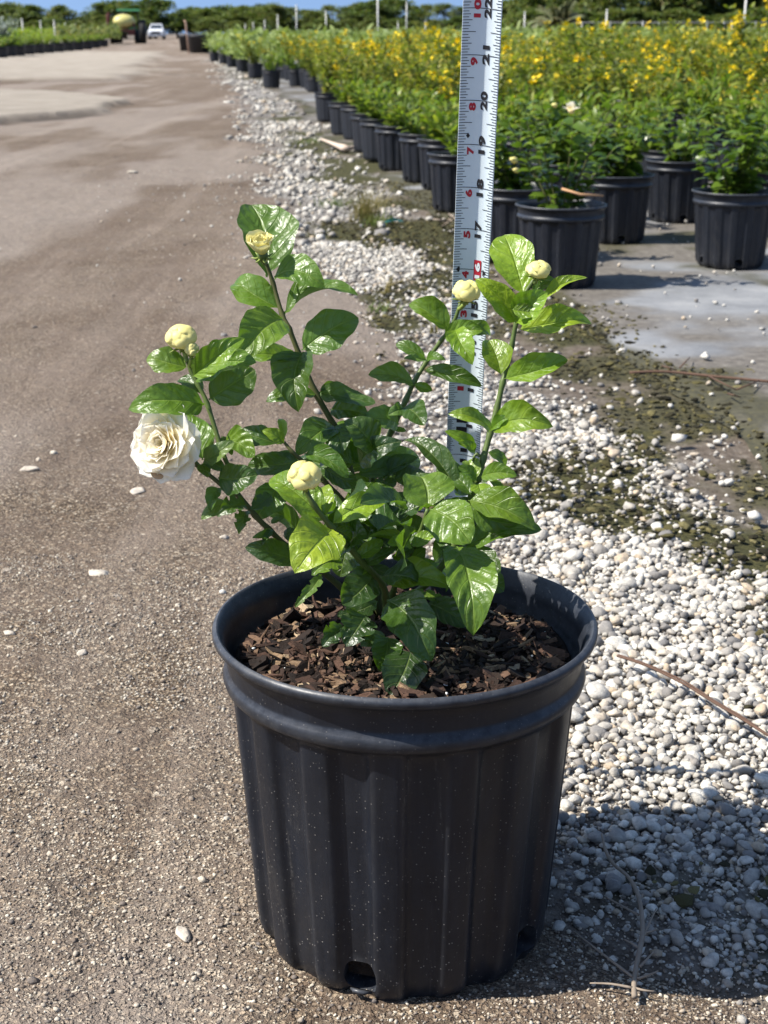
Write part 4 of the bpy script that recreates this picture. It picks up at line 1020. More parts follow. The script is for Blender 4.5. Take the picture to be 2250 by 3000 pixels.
def flower(c, rad, nrm, whorls, mat, name, stalk_to=None, calyx=True, seed=1, squash=1.0):
    """core mesh + petals as sub-parts"""
    Fm = axis_frame(nrm); r = random.Random(seed)
    # receptacle
    V, F = [], []
    n = Vector(nrm).normalized()
    base = -n*rad*.34
    tube(V, F, [base-n*rad*.30, base-n*rad*.10, base+n*rad*.10, base+n*rad*.24], [rad*.10, rad*.20, rad*.26, rad*.12], 10)
    if stalk_to is not None:
        b0 = base-n*rad*.25; e = Vector(stalk_to)-c
        tube(V, F, spline([b0, b0.lerp(e, .5)-n*rad*.1, e], 4), .0013, 7)
    core = mobj(name, py_mesh(name, V, F), M['stem'], ROOT, loc=c-POT)
    k = 0
    for (cnt, L, Wd, elev, off, cup, curl) in whorls:
        me = [petal_mesh(L*rad, Wd*rad, cup, curl, seed*10+k+q) for q in range(2)]
        for i in range(cnt):
            a = 2*math.pi*(i+off)/cnt+r.uniform(-.12, .12); el = elev+r.uniform(-4, 4)
            m = Fm.to_4x4() @ Matrix.Rotation(a, 4, 'Z') @ Matrix.Translation((0, rad*.05, -rad*.25+rad*.14*k/6)) @ Matrix.Rotation(R(el), 4, 'X') @ Matrix.Rotation(r.uniform(-.15, .15), 4, 'Y')
            o = mobj('petal', me[i % 2], M[mat], core); o.matrix_local = m; s = r.uniform(.88, 1.1); o.scale = (s, s, s)
        k += 1
    if calyx:
        V, F = [], []
        for i in range(7):
            a = 2*math.pi*i/7+.3; d = Fm @ Vector((math.cos(a), math.sin(a), -.25)); q = base-n*rad*.02
            tube(V, F, [q, q+d*rad*.32+n*rad*.0, q+d*rad*.52+n*rad*.13], [rad*.07, rad*.06, rad*.012], 5)
        mobj('calyx', py_mesh('calyx', V, F), M['calyx'], core)
    return core
M['calyx'] = plain('yellow_green_calyx', (.20, .25, .05), .5, .4, .3, 200)
fc = P(477, 1298, .965)
fl = flower(fc, .0250, Vector((-.46, -.84, .28)), [
    (9, 1.02, .84, 3, 0, .06, .03), (9, .97, .80, 13, .5, .08, .07), (9, .88, .72, 23, .22, .11, .09), (9, .78, .64, 33, .7, .14, .10),
    (8, .67, .56, 43, .3, .18, .11), (8, .55, .48, 53, .1, .22, .10), (7, .43, .40, 63, .4, .28, .07), (5, .30, .30, 75, .2, .36, .02)], 'petal', 'flower', P(600, 1385, .985), seed=3)
# wilted outer petals hanging on the right
for (sx_, sy_, ex, ey, w, dz) in ((500, 1330, 545, 1395, .62, .012), (520, 1300, 578, 1330, .62, .012), (505, 1290, 580, 1270, .55, .014), (490, 1345, 480, 1402, .40, .0)):
    a = P(sx_, sy_, .968+dz)-fc; b = P(ex, ey, .972+dz)-fc; L = (b-a).length; y = (b-a).normalized(); tc = Vector((-.1, -1, .3)); z = (tc-y*tc.dot(y)).normalized(); x = y.cross(z)
    o = mobj('petal', petal_mesh(L*1.1, w*.0245*1.4, .06, .03, int(sx_)), M['petal'], fl); o.matrix_local = Matrix.Translation(a) @ Matrix((x, y, z)).transposed().to_4x4()
M['wilt'] = plain('browned_petal', (.42, .29, .17), .8, .2, .3, 150)
for (sx_, sy_, ex, ey) in ((470, 1375, 455, 1400), (512, 1368, 526, 1396)):
    a = P(sx_, sy_, .972)-fc; b = P(ex, ey, .970)-fc; L = (b-a).length; y = (b-a).normalized(); tc = Vector((-.1, -1, .3)); z = (tc-y*tc.dot(y)).normalized(); x = y.cross(z)
    o = mobj('petal', petal_mesh(L*1.1, .009, .1, .05, int(sx_)+3), M['wilt'], fl); o.matrix_local = Matrix.Translation(a) @ Matrix((x, y, z)).transposed().to_4x4(); o['label'] = 'browned wilting petal'

def bud(c, rw, rh, nrm, stalk_to, seed, npet=16, name='bud'):
    """tight double bud: overlapping petal caps on one closed surface"""
    r = random.Random(seed); Fm = axis_frame(nrm); NU, NV = 72, 44; V, F, UV = [], [], []
    caps = []
    for k in range(npet):
        z = -.25+1.2*(k/(npet-1)); z = min(.98, z); a = k*2.4+r.uniform(-.3, .3); q = math.sqrt(max(0, 1-z*z))
        caps.append((Vector((q*math.cos(a), q*math.sin(a), z)).normalized(), R(r.uniform(17, 31)), r.uniform(-.12, .15)))
    for i in range(NV+1):
        th = math.pi*i/NV
        for j in range(NU):
            a = 2*math.pi*j/NU; d = Vector((math.sin(th)*math.cos(a), math.sin(th)*math.sin(a), math.cos(th)))
            rr = .86
            for cdir, ang, hgt in caps:
                x = math.acos(max(-1, min(1, d.dot(cdir))))/ang
                if x < 1: rr = max(rr, .87+hgt+.13*max(0, 1-x*x)**.32)
            q = Vector((d.x*rw*rr, d.y*rw*rr, d.z*rh*rr*(1 if d.z > 0 else .85)))
            V.append(Fm @ q); UV.append((i/NV, j/NU))
    for i in range(NV):
        for j in range(NU):
            F.append((i*NU+j, (i+1)*NU+j, (i+1)*NU+(j+1) % NU, i*NU+(j+1) % NU))
    me = py_mesh(name, V, F); ul = me.uv_layers.new(name='UVMap'); li = np.empty(len(me.loops), np.int32); me.loops.foreach_get('vertex_index', li)
    ul.data.foreach_set('uv', np.array(UV, np.float32)[li].ravel())
    o = mobj(name, me, M['bud'], ROOT, loc=c-POT)
    n = Vector(nrm).normalized(); V, F = [], []; b = -n*rh*.72
    tube(V, F, [b-n*rh*.5, b-n*rh*.2, b+n*rh*.05], [rw*.14, rw*.34, rw*.5], 10)
    for i in range(8):
        a = 2*math.pi*i/8+.2; d = Fm @ Vector((math.cos(a), math.sin(a), 0))
        tube(V, F, [b+d*rw*.25, b+d*rw*.72+n*rh*.02, b+d*rw*(.98+.2*r.random())+n*rh*r.uniform(.0, .3)], [rw*.09, rw*.07, rw*.015], 5)
    if stalk_to is not None:
        e = Vector(stalk_to)-c; tube(V, F, spline([b-n*rh*.45, (b-n*rh*.6).lerp(e, .5), e], 4), [.0016]*9, 7)
    mobj('calyx', py_mesh('calyx', V, F), M['calyx'], o)
    return o
bud(CP(1, 455, 275, .975), .0098, .0086, (-.1, -.35, .93), P(548, 1060, .982), 1, 40)
bud(CP(1, 540, 370, .972), .0050, .0056, (.05, -.3, .95), P(556, 1072, .982), 2, 12)
bud(CP(5, 858, 170, 1.02), .0090, .0080, (.1, -.35, .93), P(1345, 905, 1.034), 3, 26)
bud(CP(6, 1132, 400, .985), .0080, .0062, (.15, -.3, .94), P(1562, 830, .99), 4, 44)
bud(CP(3, 935, 435, .893), .0100, .0082, (-.12, -.40, .90), P(895, 1435, .907), 5, 36)
hb = flower(CP(2, 320, 425, .998), .0152, Vector((-.05, -.42, .90)), [
    (6, 1.0, .95, 38, 0, .34, .30), (6, .92, .85, 55, .5, .42, .18), (6, .80, .7, 70, .2, .5, .05), (5, .7, .6, 82, .3, .5, -.1)], 'bud', 'half_open_bud', P(778, 770, 1.012), seed=9)
print('main plant done')
#==PART2==
# ------------------------------------------------------------------ steel tape held upright behind the plant
TA = P(1417, 24, .972); TB = P(1359, 1332, 1.142)            # 22-inch and 11-inch lines on its middle
tdir = (TA-TB).normalized(); INCH = (TA-TB).length/11
def tpos(i): return TB + tdir*INCH*(i-11)
i0 = 11-TB.z/tdir.z/INCH + .05; i1 = 31.0
tx = Vector((1, 0, 0)); tx = (tx-tdir*tx.dot(tdir)).normalized(); tn = tdir.cross(tx).normalized()
if tn.y > 0: tn = -tn
tn = Matrix.Rotation(R(-16), 3, tdir) @ tn
tx = tn.cross(tdir)*-1 if (tn.cross(tdir)).x < 0 else tn.cross(tdir)
TW = .0262
def tsurf(u, i, off=0.0):             # u in -1..1 across, i in inches; shallow V-shaped section, hollow towards the viewer
    a = abs(u); z = .0038*a*a
    sl = .0038*2*a/(TW/2)*(1 if u > 0 else -1)
    nn_ = (tn - tx*sl).normalized()
    bow = .0
    return tpos(i) + tx*(u*TW/2) + tn*z + nn_*off
tape = empty('tape_measure', (tpos(i0).x, tpos(i0).y, 0.0))
TL = Vector(tape.location)
tag(tape, 'white curved steel tape measure standing upright behind the jasmine, black and red inch numbers', 'tape measure')
V, F = [], []; NC = 24; NR = 60
for off in (0, -.0003):
    for r_ in range(NR+1):
        for k in range(NC+1): V.append(tsurf(-1+2*k/NC, i0+(i1-i0)*r_/NR, off)-TL)
half = (NR+1)*(NC+1)
for r_ in range(NR):
    for k in range(NC):
        a = r_*(NC+1)+k; F.append((a, a+1, a+NC+2, a+NC+1)); b = a+half; F.append((b, b+NC+1, b+NC+2, b+1))
for r_ in range(NR):
    for k in (0, NC):
        a = r_*(NC+1)+k; q = (a, a+NC+1, a+NC+1+half, a+half); F.append(q if k == 0 else q[::-1])
t = NT('tape_enamel'); c = t.mix(t.ramp(t.noise(60, 5, .7, t.co()), [(.5, 0), (.8, .10)]), (.62, .70, .74), (.40, .42, .40))
t.fin(c, .34, t.bump(t.noise(25, 2, .5, t.co()), .05, .001), .5)
mobj('blade', py_mesh('blade', V, F), t.m, tape)
M['ink'] = plain('black_ink', (.018, .018, .022), .5, .4, .3, 60)
M['redink'] = plain('red_ink', (.42, .018, .035), .5, .4, .15, 60)
M['whiteink'] = plain('white_ink', (.68, .74, .77), .4, .4, .05, 60)
def strip(V, F, u0, u1, ia, ib, off=.00025):
    n = max(1, int(abs(u1-u0)*12)); b = len(V)
    for k in range(n+1):
        u = u0+(u1-u0)*k/n; V.append(tsurf(u, ia, off)-TL); V.append(tsurf(u, ib, off)-TL)
    for k in range(n): F.append((b+2*k, b+2*k+2, b+2*k+3, b+2*k+1))
V, F = [], []; th = .0095
for q in range(int(i0*16)+1, int(i1*16)):
    i = q/16; m = q % 16
    if m == 0: strip(V, F, -1, 1, i-th*.8, i+th*.8); continue
    L = .66 if m == 8 else (.47 if m % 4 == 0 else (.38 if m % 2 == 0 else .30))
    if i < 12 and m not in (0, 8): L *= .9
    strip(V, F, -1, -1+L, i-th*.75, i+th*.75); strip(V, F, 1-L*.86, 1, i-th*.75, i+th*.75)
    if i < 12: strip(V, F, -1, -1+.22, i+1/32-th*.6, i+1/32+th*.6)
mobj('tick_mark', py_mesh('tick_mark', V, F, False), M['ink'], tape)
def numeral(txt, u, i, hu, wi, mat, off=.0003, name='numeral', bold=.05, flip=False):
    """text reads upwards: its width runs along the tape (wi inches per character), its height across"""
    cu = bpy.data.curves.new('txt', 'FONT'); cu.body = txt; cu.offset = bold; cu.resolution_u = 3; cu.align_x = 'CENTER'; cu.align_y = 'CENTER'; cu.space_character = 1.12
    ot = bpy.data.objects.new('txt', cu); COL.objects.link(ot); dg = bpy.context.evaluated_depsgraph_get(); dg.update()
    me0 = bpy.data.meshes.new_from_object(ot.evaluated_get(dg)); bpy.data.objects.remove(ot); bpy.data.curves.remove(cu)
    bm = bmesh.new(); bm.from_mesh(me0); bpy.data.meshes.remove(me0)
    bmesh.ops.triangulate(bm, faces=bm.faces[:]); bmesh.ops.subdivide_edges(bm, edges=[e for e in bm.edges if e.calc_length() > .12], cuts=2, use_grid_fill=False); bmesh.ops.triangulate(bm, faces=bm.faces[:])
    xs = [v.co.x for v in bm.verts]; ys = [v.co.y for v in bm.verts]; cx, cy = (min(xs)+max(xs))/2, (min(ys)+max(ys))/2; w, h = max(xs)-min(xs), max(ys)-min(ys)
    for v in bm.verts:
        a = (v.co.x-cx)/w; b = (v.co.y-cy)/h
        v.co = tsurf(u-b*hu, i+a*wi, off)-TL
    return mobj(name, bm_mesh(name, bm), M[mat], tape)
for q in range(11, 30):
    if q == 16:
        V, F = [], []; strip(V, F, .10, .52, q-.26, q+.25, .00028); mobj('red_label', py_mesh('red_label', V, F, False), M['redink'], tape)
        numeral('16', .31, q-.005, .30, .40, 'whiteink', .0005)
    elif q >= 12: numeral(str(q), .24, q+.01, .37, .42, 'ink')
    else: numeral(str(q), -.02, q-.02, .40, .42, 'ink')
    if q == 22: numeral('10', -.30, q, .36, .40, 'redink')
    elif 12 < q < 22: numeral(str(q-12), -.36, q-.14, .36, .185 if q-12 != 1 else .12, 'redink')
numeral('1F', -.20, 11.93, .62, .56, 'ink', bold=.07)
def poly(pts, mat, name):
    mobj(name, py_mesh(name, [tsurf(u, i, .0003)-TL for u, i in pts], [tuple(range(len(pts)))], False), M[mat], tape)
poly([(-.88, 16.0), (-.70, 15.92), (-.70, 16.08)], 'ink', 'stud_mark'); poly([(-.70, 15.92), (-.66, 16.0), (-.70, 16.10)], 'ink', 'stud_mark')
poly([(.62, 16.05), (.62, 15.88), (.82, 15.96)], 'ink', 'stud_mark')
poly([(-.62, 19.2), (-.52, 19.14), (-.42, 19.2), (-.52, 19.27)], 'ink', 'diamond_mark')

# ------------------------------------------------------------------ background stock
M['bgleaf'] = m_foliage('glossy_green_leaves', (.040, .085, .013), (.135, .210, .026), .38, .30, (.19, .25, .04))
M['lanceleaf'] = m_foliage('fresh_green_leaves', (.075, .140, .015), (.170, .245, .026), .40, .42, (.26, .26, .05))
M['fieldleaf'] = m_foliage('olive_green_leaves', (.085, .120, .014), (.205, .245, .030), .40, .5, (.28, .25, .05))
M['paleleaf'] = m_foliage('pale_green_leaves', (.11, .17, .045), (.22, .28, .085), .3, .6)
M['silver'] = m_foliage('silver_leaves', (.20, .23, .22), (.36, .40, .40), .15, .7)
M['yellow'] = m_foliage('yellow_blossom', (.62, .45, .006), (.80, .62, .015), .2, .6)
M['treeleaf'] = m_foliage('tree_leaves', (.036, .068, .017), (.125, .175, .040), .28, .6, (.18, .18, .045))
M['treeleaf2'] = m_foliage('olive_tree_leaves', (.050, .085, .020), (.15, .19, .045), .28, .6, (.20, .17, .06))
M['palmleaf'] = m_foliage('palm_fronds', (.09, .11, .05), (.22, .24, .13), .25, .5, (.26, .17, .07))
M['trunk'] = plain('tree_bark', (.11, .085, .065), .9, .2, .4, 8)
M['soil_far'] = plain('dark_potting_mix', (.030, .020, .015), .95, .2, .5, 60)

def leaf_cloud(name, pos, dirs, L, Wd, mat, seed=0, droop=.25, fold=.25):
    """many folded leaves, each four faces; pos/dirs (n,3), L/Wd (n,)"""
    r = np.random.default_rng(seed); n = len(pos)
    d = dirs/np.linalg.norm(dirs, axis=1, keepdims=True)
    up = np.tile([0, 0, 1.0], (n, 1))+r.normal(0, .35, (n, 3)); s = np.cross(d, up); s /= np.linalg.norm(s, axis=1, keepdims=True)+1e-9; nn = np.cross(s, d)
    L = L[:, None]; w = Wd[:, None]
    b = pos; m = pos+d*L*.48+nn*L*.05; tp = pos+d*L-nn*L*droop
    q1 = pos+d*L*.22; q2 = pos+d*L*.72-nn*L*droop*.35
    V = np.stack([b, q1-s*w*.40+nn*w*fold*.6, q2-s*w*.36+nn*w*fold*.4, tp, q2+s*w*.36+nn*w*fold*.4, q1+s*w*.40+nn*w*fold*.6, m], 1).reshape(-1, 3)
    o = (np.arange(n)*7)[:, None]
    F = np.concatenate([o+np.array([[0, 6, 1]]), o+np.array([[1, 6, 2]]), o+np.array([[2, 6, 3]]), o+np.array([[3, 6, 4]]), o+np.array([[4, 6, 5]]), o+np.array([[5, 6, 0]])])
    me = mesh_np(name, V, F, True); me.materials.append(mat); return me
def stems_mesh(name, stems, mat, rad=.003):
    V, F = [], []
    for st in stems: tube(V, F, st, [rad*(1-.6*i/(len(st)-1)) for i in range(len(st))], 5, cap=False)
    me = py_mesh(name, V, F); me.materials.append(M[mat]); return me
def shrub(seed, nst, H, spread, per, L, Wd, mat, base_z=.0, bare=.15, up=.5, stem_mat='bark', rad=.003, opp=True):
    r = random.Random(seed); stems = []; pos, dr, ll, ww = [], [], [], []
    for k in range(nst):
        a = r.uniform(0, 6.283); h = H*r.uniform(.65, 1.05); sprd = spread*r.uniform(.3, 1.05); wig = r.uniform(-.25, .25)
        pts = []
        for i in range(6):
            s = i/5; rr = sprd*s**1.2+.008; pts.append(Vector((math.cos(a+wig*s)*rr, math.sin(a+wig*s)*rr, base_z+h*s-.02)))
        stems.append(pts); n = max(3, int(per*r.uniform(.8, 1.2)))
        for i in range(n):
            s = bare+(1-bare)*(i+.5)/n; q = s*5; j = min(4, int(q)); p = pts[j].lerp(pts[j+1], q-j); ax = (pts[j+1]-pts[j]).normalized()
            yaw = r.uniform(0, 6.283)
            for t_ in ((0, math.pi) if opp else (0,)):
                d = Vector((math.cos(yaw+t_), math.sin(yaw+t_), 0)); d = (d*r.uniform(.6, 1.1)+ax*up*r.uniform(.5, 1.4)+Vector((0, 0, r.gauss(.05, .25)))).normalized()
                pos.append(p[:]); dr.append(d[:]); ll.append(L*r.uniform(.65, 1.2)*(1-.25*s)); ww.append(Wd*r.uniform(.7, 1.15)*(1-.2*s))
    return leaf_cloud('foliage', np.array(pos), np.array(dr), np.array(ll), np.array(ww), M[mat], seed), stems_mesh('stem', stems, stem_mat, rad), stems

PS, PZ = .90, .86                     # the stock pots are a little smaller than the foreground one
pot_near = pm
pot_low = pot_mesh('pot', 72, 18, detail=False); pot_low.materials.append(M['plastic_far'])
t_ = pot_near.copy(); t_.materials.clear(); t_.materials.append(M['plastic']); pot_near = t_
bm = bmesh.new(); bmesh.ops.create_circle(bm, cap_ends=True, segments=32, radius=.112)
bmesh.ops.subdivide_edges(bm, edges=bm.edges[:], cuts=2)
soil_far = bm_mesh('soil', bm); soil_far.materials.append(M['soil_far'])
def stock(name, label, cat, group, loc, fol, stem, near=False, ps=(PS, PZ), extra=()):
    r = empty(name, loc, random.uniform(0, 6.28)); tag(r, label, cat, group)
    p = mobj('pot', pot_near if near else pot_low, None, r); p.scale = (ps[0], ps[0], ps[1])
    if near: p.rotation_euler = (0, 0, toc-hole_a-r.rotation_euler.z+math.atan2(-loc[1], -loc[0])+R(16)-toc+hole_a*0)
    s = mobj('soil', soil_far, None, r, (0, 0, .205*ps[1])); s.scale = (ps[0], ps[0], 1)
    for nm, me in (('foliage', fol), ('stem', stem))+tuple(extra):
        if me: mobj(nm, me, None, r)
    return r
potH = .235*PZ
# seven jasmine plants on the cloth, right of the tape
def jas(seed, nst, H, spread, per, L=.050, Wd=.030):
    L, Wd, nst, per = L*1.16, Wd*1.28, nst+1+(nst > 4)*2, per+(2 if nst > 4 else 0)
    f, s, st = shrub(seed, nst, H, spread, per, L, Wd, 'bgleaf', .19*PZ, .12, .35, 'bark', .0032); return f, s, st
JS = [((1644, 600), 6, .30, .15, 7, 'sparse jasmine in the nearest stock pot right of the tape, orange twig on its rim', .045, .028),
      ((1515, 548), 6, .24, .17, 9, 'jasmine with cream buds in the pot directly beside the tape', .05, .032),
      ((1806, 512), 8, .23, .16, 10, 'bushy jasmine in the second-row pot with a tan stub stem', .05, .032),
      ((1990, 470), 8, .24, .17, 8, 'jasmine in the wide-rimmed pot behind and left of the right-edge front pot', .04, .026),
      ((2152, 560), 8, .27, .16, 10, 'dark glossy jasmine in the front pot at the right edge', .05, .032),
      ((1650, 478), 9, .25, .18, 11, 'jasmine with one white flower in the pot behind the nearest stock pot', .05, .032),
      ((2262, 500), 7, .26, .18, 10, 'jasmine in the pot cut off by the right picture edge', .05, .03)]
JR = []
for i, ((px, py), nst, H, spr, per, lab, L, Wd) in enumerate(JS):
    p = G(px, py, potH); f, s, st = jas(300+i, nst, H, spr, per, L, Wd)
    JR.append(stock('stock_jasmine', lab, 'potted plant', 'jasmine pots standing on the cloth', (p.x, p.y, .003), f, s, True))
# a white flower, cream buds, stub and bare twig on these
def ball(name, seed, rad, parent, loc, mat, flat=.8):
    b, F = stone_bases(2, 1, .5, seed); o = mobj(name, mesh_np(name, b[0]*rad*np.array([1, 1, flat]), F, True), M[mat], parent); o.location = loc
    return o
def locin(root, w):
    return Matrix.Rotation(-root.rotation_euler.z, 3, 'Z') @ (w-Vector(root.location))
d5 = G(1650, 478, potH).y
def at_y(px, py, Y):
    r = ray(px, py); return Vector((0, 0, CAM_H))+r*(Y/r.y)
w5 = JR[5]
fm = [petal_mesh(.030, .024, .1, .1, 60)]
core = ball('flower', 5, .012, w5, locin(w5, at_y(1674, 326, d5-.20)), 'petal')
for k in range(13):
    o = mobj('petal', fm[0], M['petal'], core); o.rotation_euler = (R(20+28*(k % 3)), 0, k*2.4)
ball('bud', 6, .011, w5, locin(w5, at_y(1625, 308, d5-.18)), 'bud')
ball('bud', 7, .012, JR[1], locin(JR[1], at_y(1505, 468, G(1515, 548, potH).y-.20)), 'bud')
ball('bud', 8, .010, JR[1], locin(JR[1], at_y(1512, 498, G(1515, 548, potH).y-.20)), 'bud')
Y3 = G(1806, 512, potH).y
V, F = [], []; tube(V, F, [locin(JR[2], at_y(1815, 512, Y3)), locin(JR[2], at_y(1817, 480, Y3)), locin(JR[2], at_y(1822, 468, Y3))], [.011, .010, .008], 7)
mobj('stub', py_mesh('stub', V, F), plain('tan_stub', (.30, .20, .11), .8), JR[2])
Y1 = G(1644, 600, potH).y
V, F = [], []; tube(V, F, [locin(JR[0], at_y(1645, 553, Y1-.08)), locin(JR[0], at_y(1700, 570, Y1-.09)), locin(JR[0], at_y(1768, 573, Y1-.08))], [.003, .0035, .002], 6)
mobj('bare_twig', py_mesh('bare_twig', V, F), plain('orange_twig', (.42, .24, .12), .8), JR[0])

# edge row of stock along the road, fresh green in front, yellow-flowered behind
def tops(stems, n, r, L, mat='yellow', size=.016, low=.75):
    pos, dr, ll, ww = [], [], [], []
    for st in stems:
        for q in range(n):
            s = r.uniform(low, 1.03); k = min(4, int(s*5)); p = st[k].lerp(st[k+1], min(1.1, s*5-k))
            for z in range(r.randint(5, 9)):
                dv = Vector((r.gauss(0, 1), r.gauss(0, 1), r.gauss(.4, .8))).normalized(); pos.append((p+dv*L*.4)[:]); dr.append(dv[:]); ll.append(size*r.uniform(.7, 1.3)); ww.append(size*r.uniform(.8, 1.3))
    return leaf_cloud('blossom', np.array(pos), np.array(dr), np.array(ll), np.array(ww), M[mat], 3, .1, .1)
lance = []
for k in range(4):
    f, s, st = shrub(400+k, 15, .23, .17, 14, .066, .024, 'lanceleaf', .19*PZ, .1, .9, 'stem', .0028, False); lance.append((f, s))
field = []
for k in range(6):
    f, s, st = shrub(450+k, 15, .38+.02*(k % 3), .26, 19, .054, .026, 'fieldleaf', .19*PZ, .08, .6, 'stem', .0026, True)
    r = random.Random(k); field.append((f, s, tops(r.sample(st, (3, 6, 2, 8, 4, 5)[k]), 2, r, .026, size=.020)))
tallf = []
for k in range(2):
    f, s, st = shrub(480+k, 10, .50, .20, 19, .054, .024, 'fieldleaf', .19*PZ, .08, .6, 'stem', .0026, True)
    r = random.Random(k+50); tallf.append((f, s, tops(r.sample(st, 6), 3, r, .028, size=.022, low=.6)))
edge = [(1257, 628), (1225, 563), (1170, 540), (1099, 504), (1054, 474), (1027, 449), (997, 413), (962, 398), (921, 358), (843, 255), (767, 259), (725, 230), (690, 212), (662, 197), (640, 189), (613, 181)]
EX = []
elab = 'fresh green bushy plant in a black pot along the edge row beside the road'
elabs = ['bright green plant in the edge-row pot nearest the tape, left of it', 'edge-row pot just behind the one nearest the tape, low green plant', None, 'wide edge-row pot with a green plant and strong ribs, fourth from the tape']
for i, (px, py) in enumerate(edge):
    p = G(px, py); p.x += .108; p.y += .09
    f, s = lance[i % 4]; fl_ = None
    if i in (6, 8, 11): f, s, fl_ = field[i % 6]
    lab = elabs[i] if i < 4 and elabs[i] else (elab if i < 9 else 'small green potted plant at the far end of the row edge by the gravel')
    EX.append((p.x, p.y))
    stock('stock_shrub', lab, 'potted plant', 'green plants along the edge of the row' if lab == elab or i >= 9 else 'edge-row pots near the tape', (p.x, p.y, .003), f, s, i < 4, extra=(('blossom', fl_),) if fl_ else ())
# the field behind the edge row
ex = np.array(sorted(EX, key=lambda a: a[1])); nfield = 0; r = random.Random(5)
def edge_x(Y): return np.interp(Y, ex[:, 1], ex[:, 0])
jpos = [(q.location.x, q.location.y) for q in JR]
Y = 5.45; cnt = 0
while Y < 24:
    st_ = .40 if Y < 9 else (.50 if Y < 13 else .72)
    X = edge_x(Y)+.34+r.uniform(0, .1)
    xmax = .262*(Y*cp+.19)+.25
    while X < xmax:
        x, y = X+r.uniform(-.06, .06), Y+r.uniform(-.08, .08)
        if all((x-a)**2+(y-b)**2 > .09 for a, b in jpos) and cnt < 285:
            right = x > .1+.055*y
            low = (y < 7.0)
            if low: f, s = (lance[cnt % 4] if r.random() < .5 else (jasf[cnt % 2] if 'jasf' in globals() else lance[1])); ex_ = ()
            elif r.random() < (.16 if x < .06*y else .05): f, s, b = tallf[cnt % 2]; ex_ = (('blossom', b),)
            elif r.random() < (.28 if not right else .16): f, s = lance[cnt % 4]; ex_ = ()
            else:
                f, s, b = field[cnt % 6]; ex_ = (('blossom', b),)
            k = r.choice((r.uniform(.70, .95), r.uniform(.9, 1.1), r.uniform(1.05, 1.30)))
            rr = empty('flowering_shrub' if ex_ else 'green_shrub', (x, y, .003), r.uniform(0, 6.28)); rr.scale = (1, 1, k)
            tag(rr, 'yellow-flowered shrub in a black pot in the massed field behind the tape' if ex_ else 'green potted plant without flowers among the massed stock behind the edge row', 'potted plant', 'massed yellow-flowered stock' if ex_ else 'massed green stock')
            p = mobj('pot', pot_low, None, rr); p.scale = (PS, PS, PZ)
            for nm, me in (('foliage', f), ('stem', s))+ex_: mobj(nm, me, None, rr)
            cnt += 1
        X += st_
    Y += st_
print('field plants', cnt)

# far stock: ground-cover like rows of pale green plants beyond (nobody could count them)
def mass(name, n, xf, y0, y1, h, L, Wd, mat, seed, label, h2=.15):
    r = np.random.default_rng(seed); y = y0+(y1-y0)*r.random(n)**1.2; x0, x1 = xf(y); x = x0+(x1-x0)*r.random(n)
    z = h*(.35+.65*r.random(n))*(.6+.6*fbm(x*.5, y*.5, seed))+.02
    d = np.stack([r.normal(0, 1, n), r.normal(0, 1, n), np.abs(r.normal(.3, .6, n))], -1)
    me = leaf_cloud(name, np.stack([x, y, z], -1), d, L*r.uniform(.6, 1.3, n), Wd*r.uniform(.6, 1.3, n), M[mat], seed)
    o = mobj(name, me); tag(o, label, 'plants', kind='stuff'); return o
mass('far_planting', 26000, lambda y: (-3.3-.135*(y-24)+1.0, .30*y+1), 23, 62, .62, .17, .08, 'paleleaf', 901, 'pale green mass of far potted stock in front of the wire fence')
mass('left_planting', 15000, lambda y: (-.30*y-2, -10.6-.118*(y-30)-1.0), 40, 120, .85, .26, .12, 'lanceleaf', 902, 'bright green low planting beyond the left side of the road')
mass('orange_planting', 2500, lambda y: (-.21*y, -.17*y), 84, 104, 1.0, .3, .14, 'treeleaf2', 903, 'rusty olive plants behind the left-hand green planting')

# left row of pots along the road
lp = [(2, 178), (20, 177), (44, 172), (70, 170), (98, 166), (126, 163), (155, 160), (184, 157), (212, 153), (240, 149), (266, 145), (290, 141), (312, 137)]
for i, (px, py) in enumerate(lp):
    p = G(px, py)
    f, s = lance[i % 4]
    rr = empty('roadside_shrub', (p.x-.2, p.y, 0), i*1.1); sc_ = 1.9+.012*p.y; rr.scale = (sc_, sc_, 1.55)
    if i == 0: continue
    tag(rr, 'green plant in a black pot in the row along the left side of the road', 'potted plant', 'pots along the left side of the road')
    q = mobj('pot', pot_low, None, rr); q.scale = (PS, PS, PZ)
    mobj('foliage', f, None, rr); mobj('stem', s, None, rr)
bpy.data.objects.remove([o for o in S.objects if o.name == 'roadside_shrub' and not o.children][0]) if any(o.name == 'roadside_shrub' and not o.children for o in S.objects) else None
p = G(4, 172)
f, s, st = shrub(700, 26, .78, .62, 26, .13, .05, 'silver', .22, .1, .6, 'bark', .006)
rr = empty('silver_shrub', (p.x-.1, p.y, 0)); tag(rr, 'silver-grey shrub in a black tub at the left picture edge', 'potted plant')
q = mobj('pot', pot_low, None, rr); q.scale = (2.2, 2.2, 1.7); mobj('foliage', f, None, rr); mobj('stem', s, None, rr)

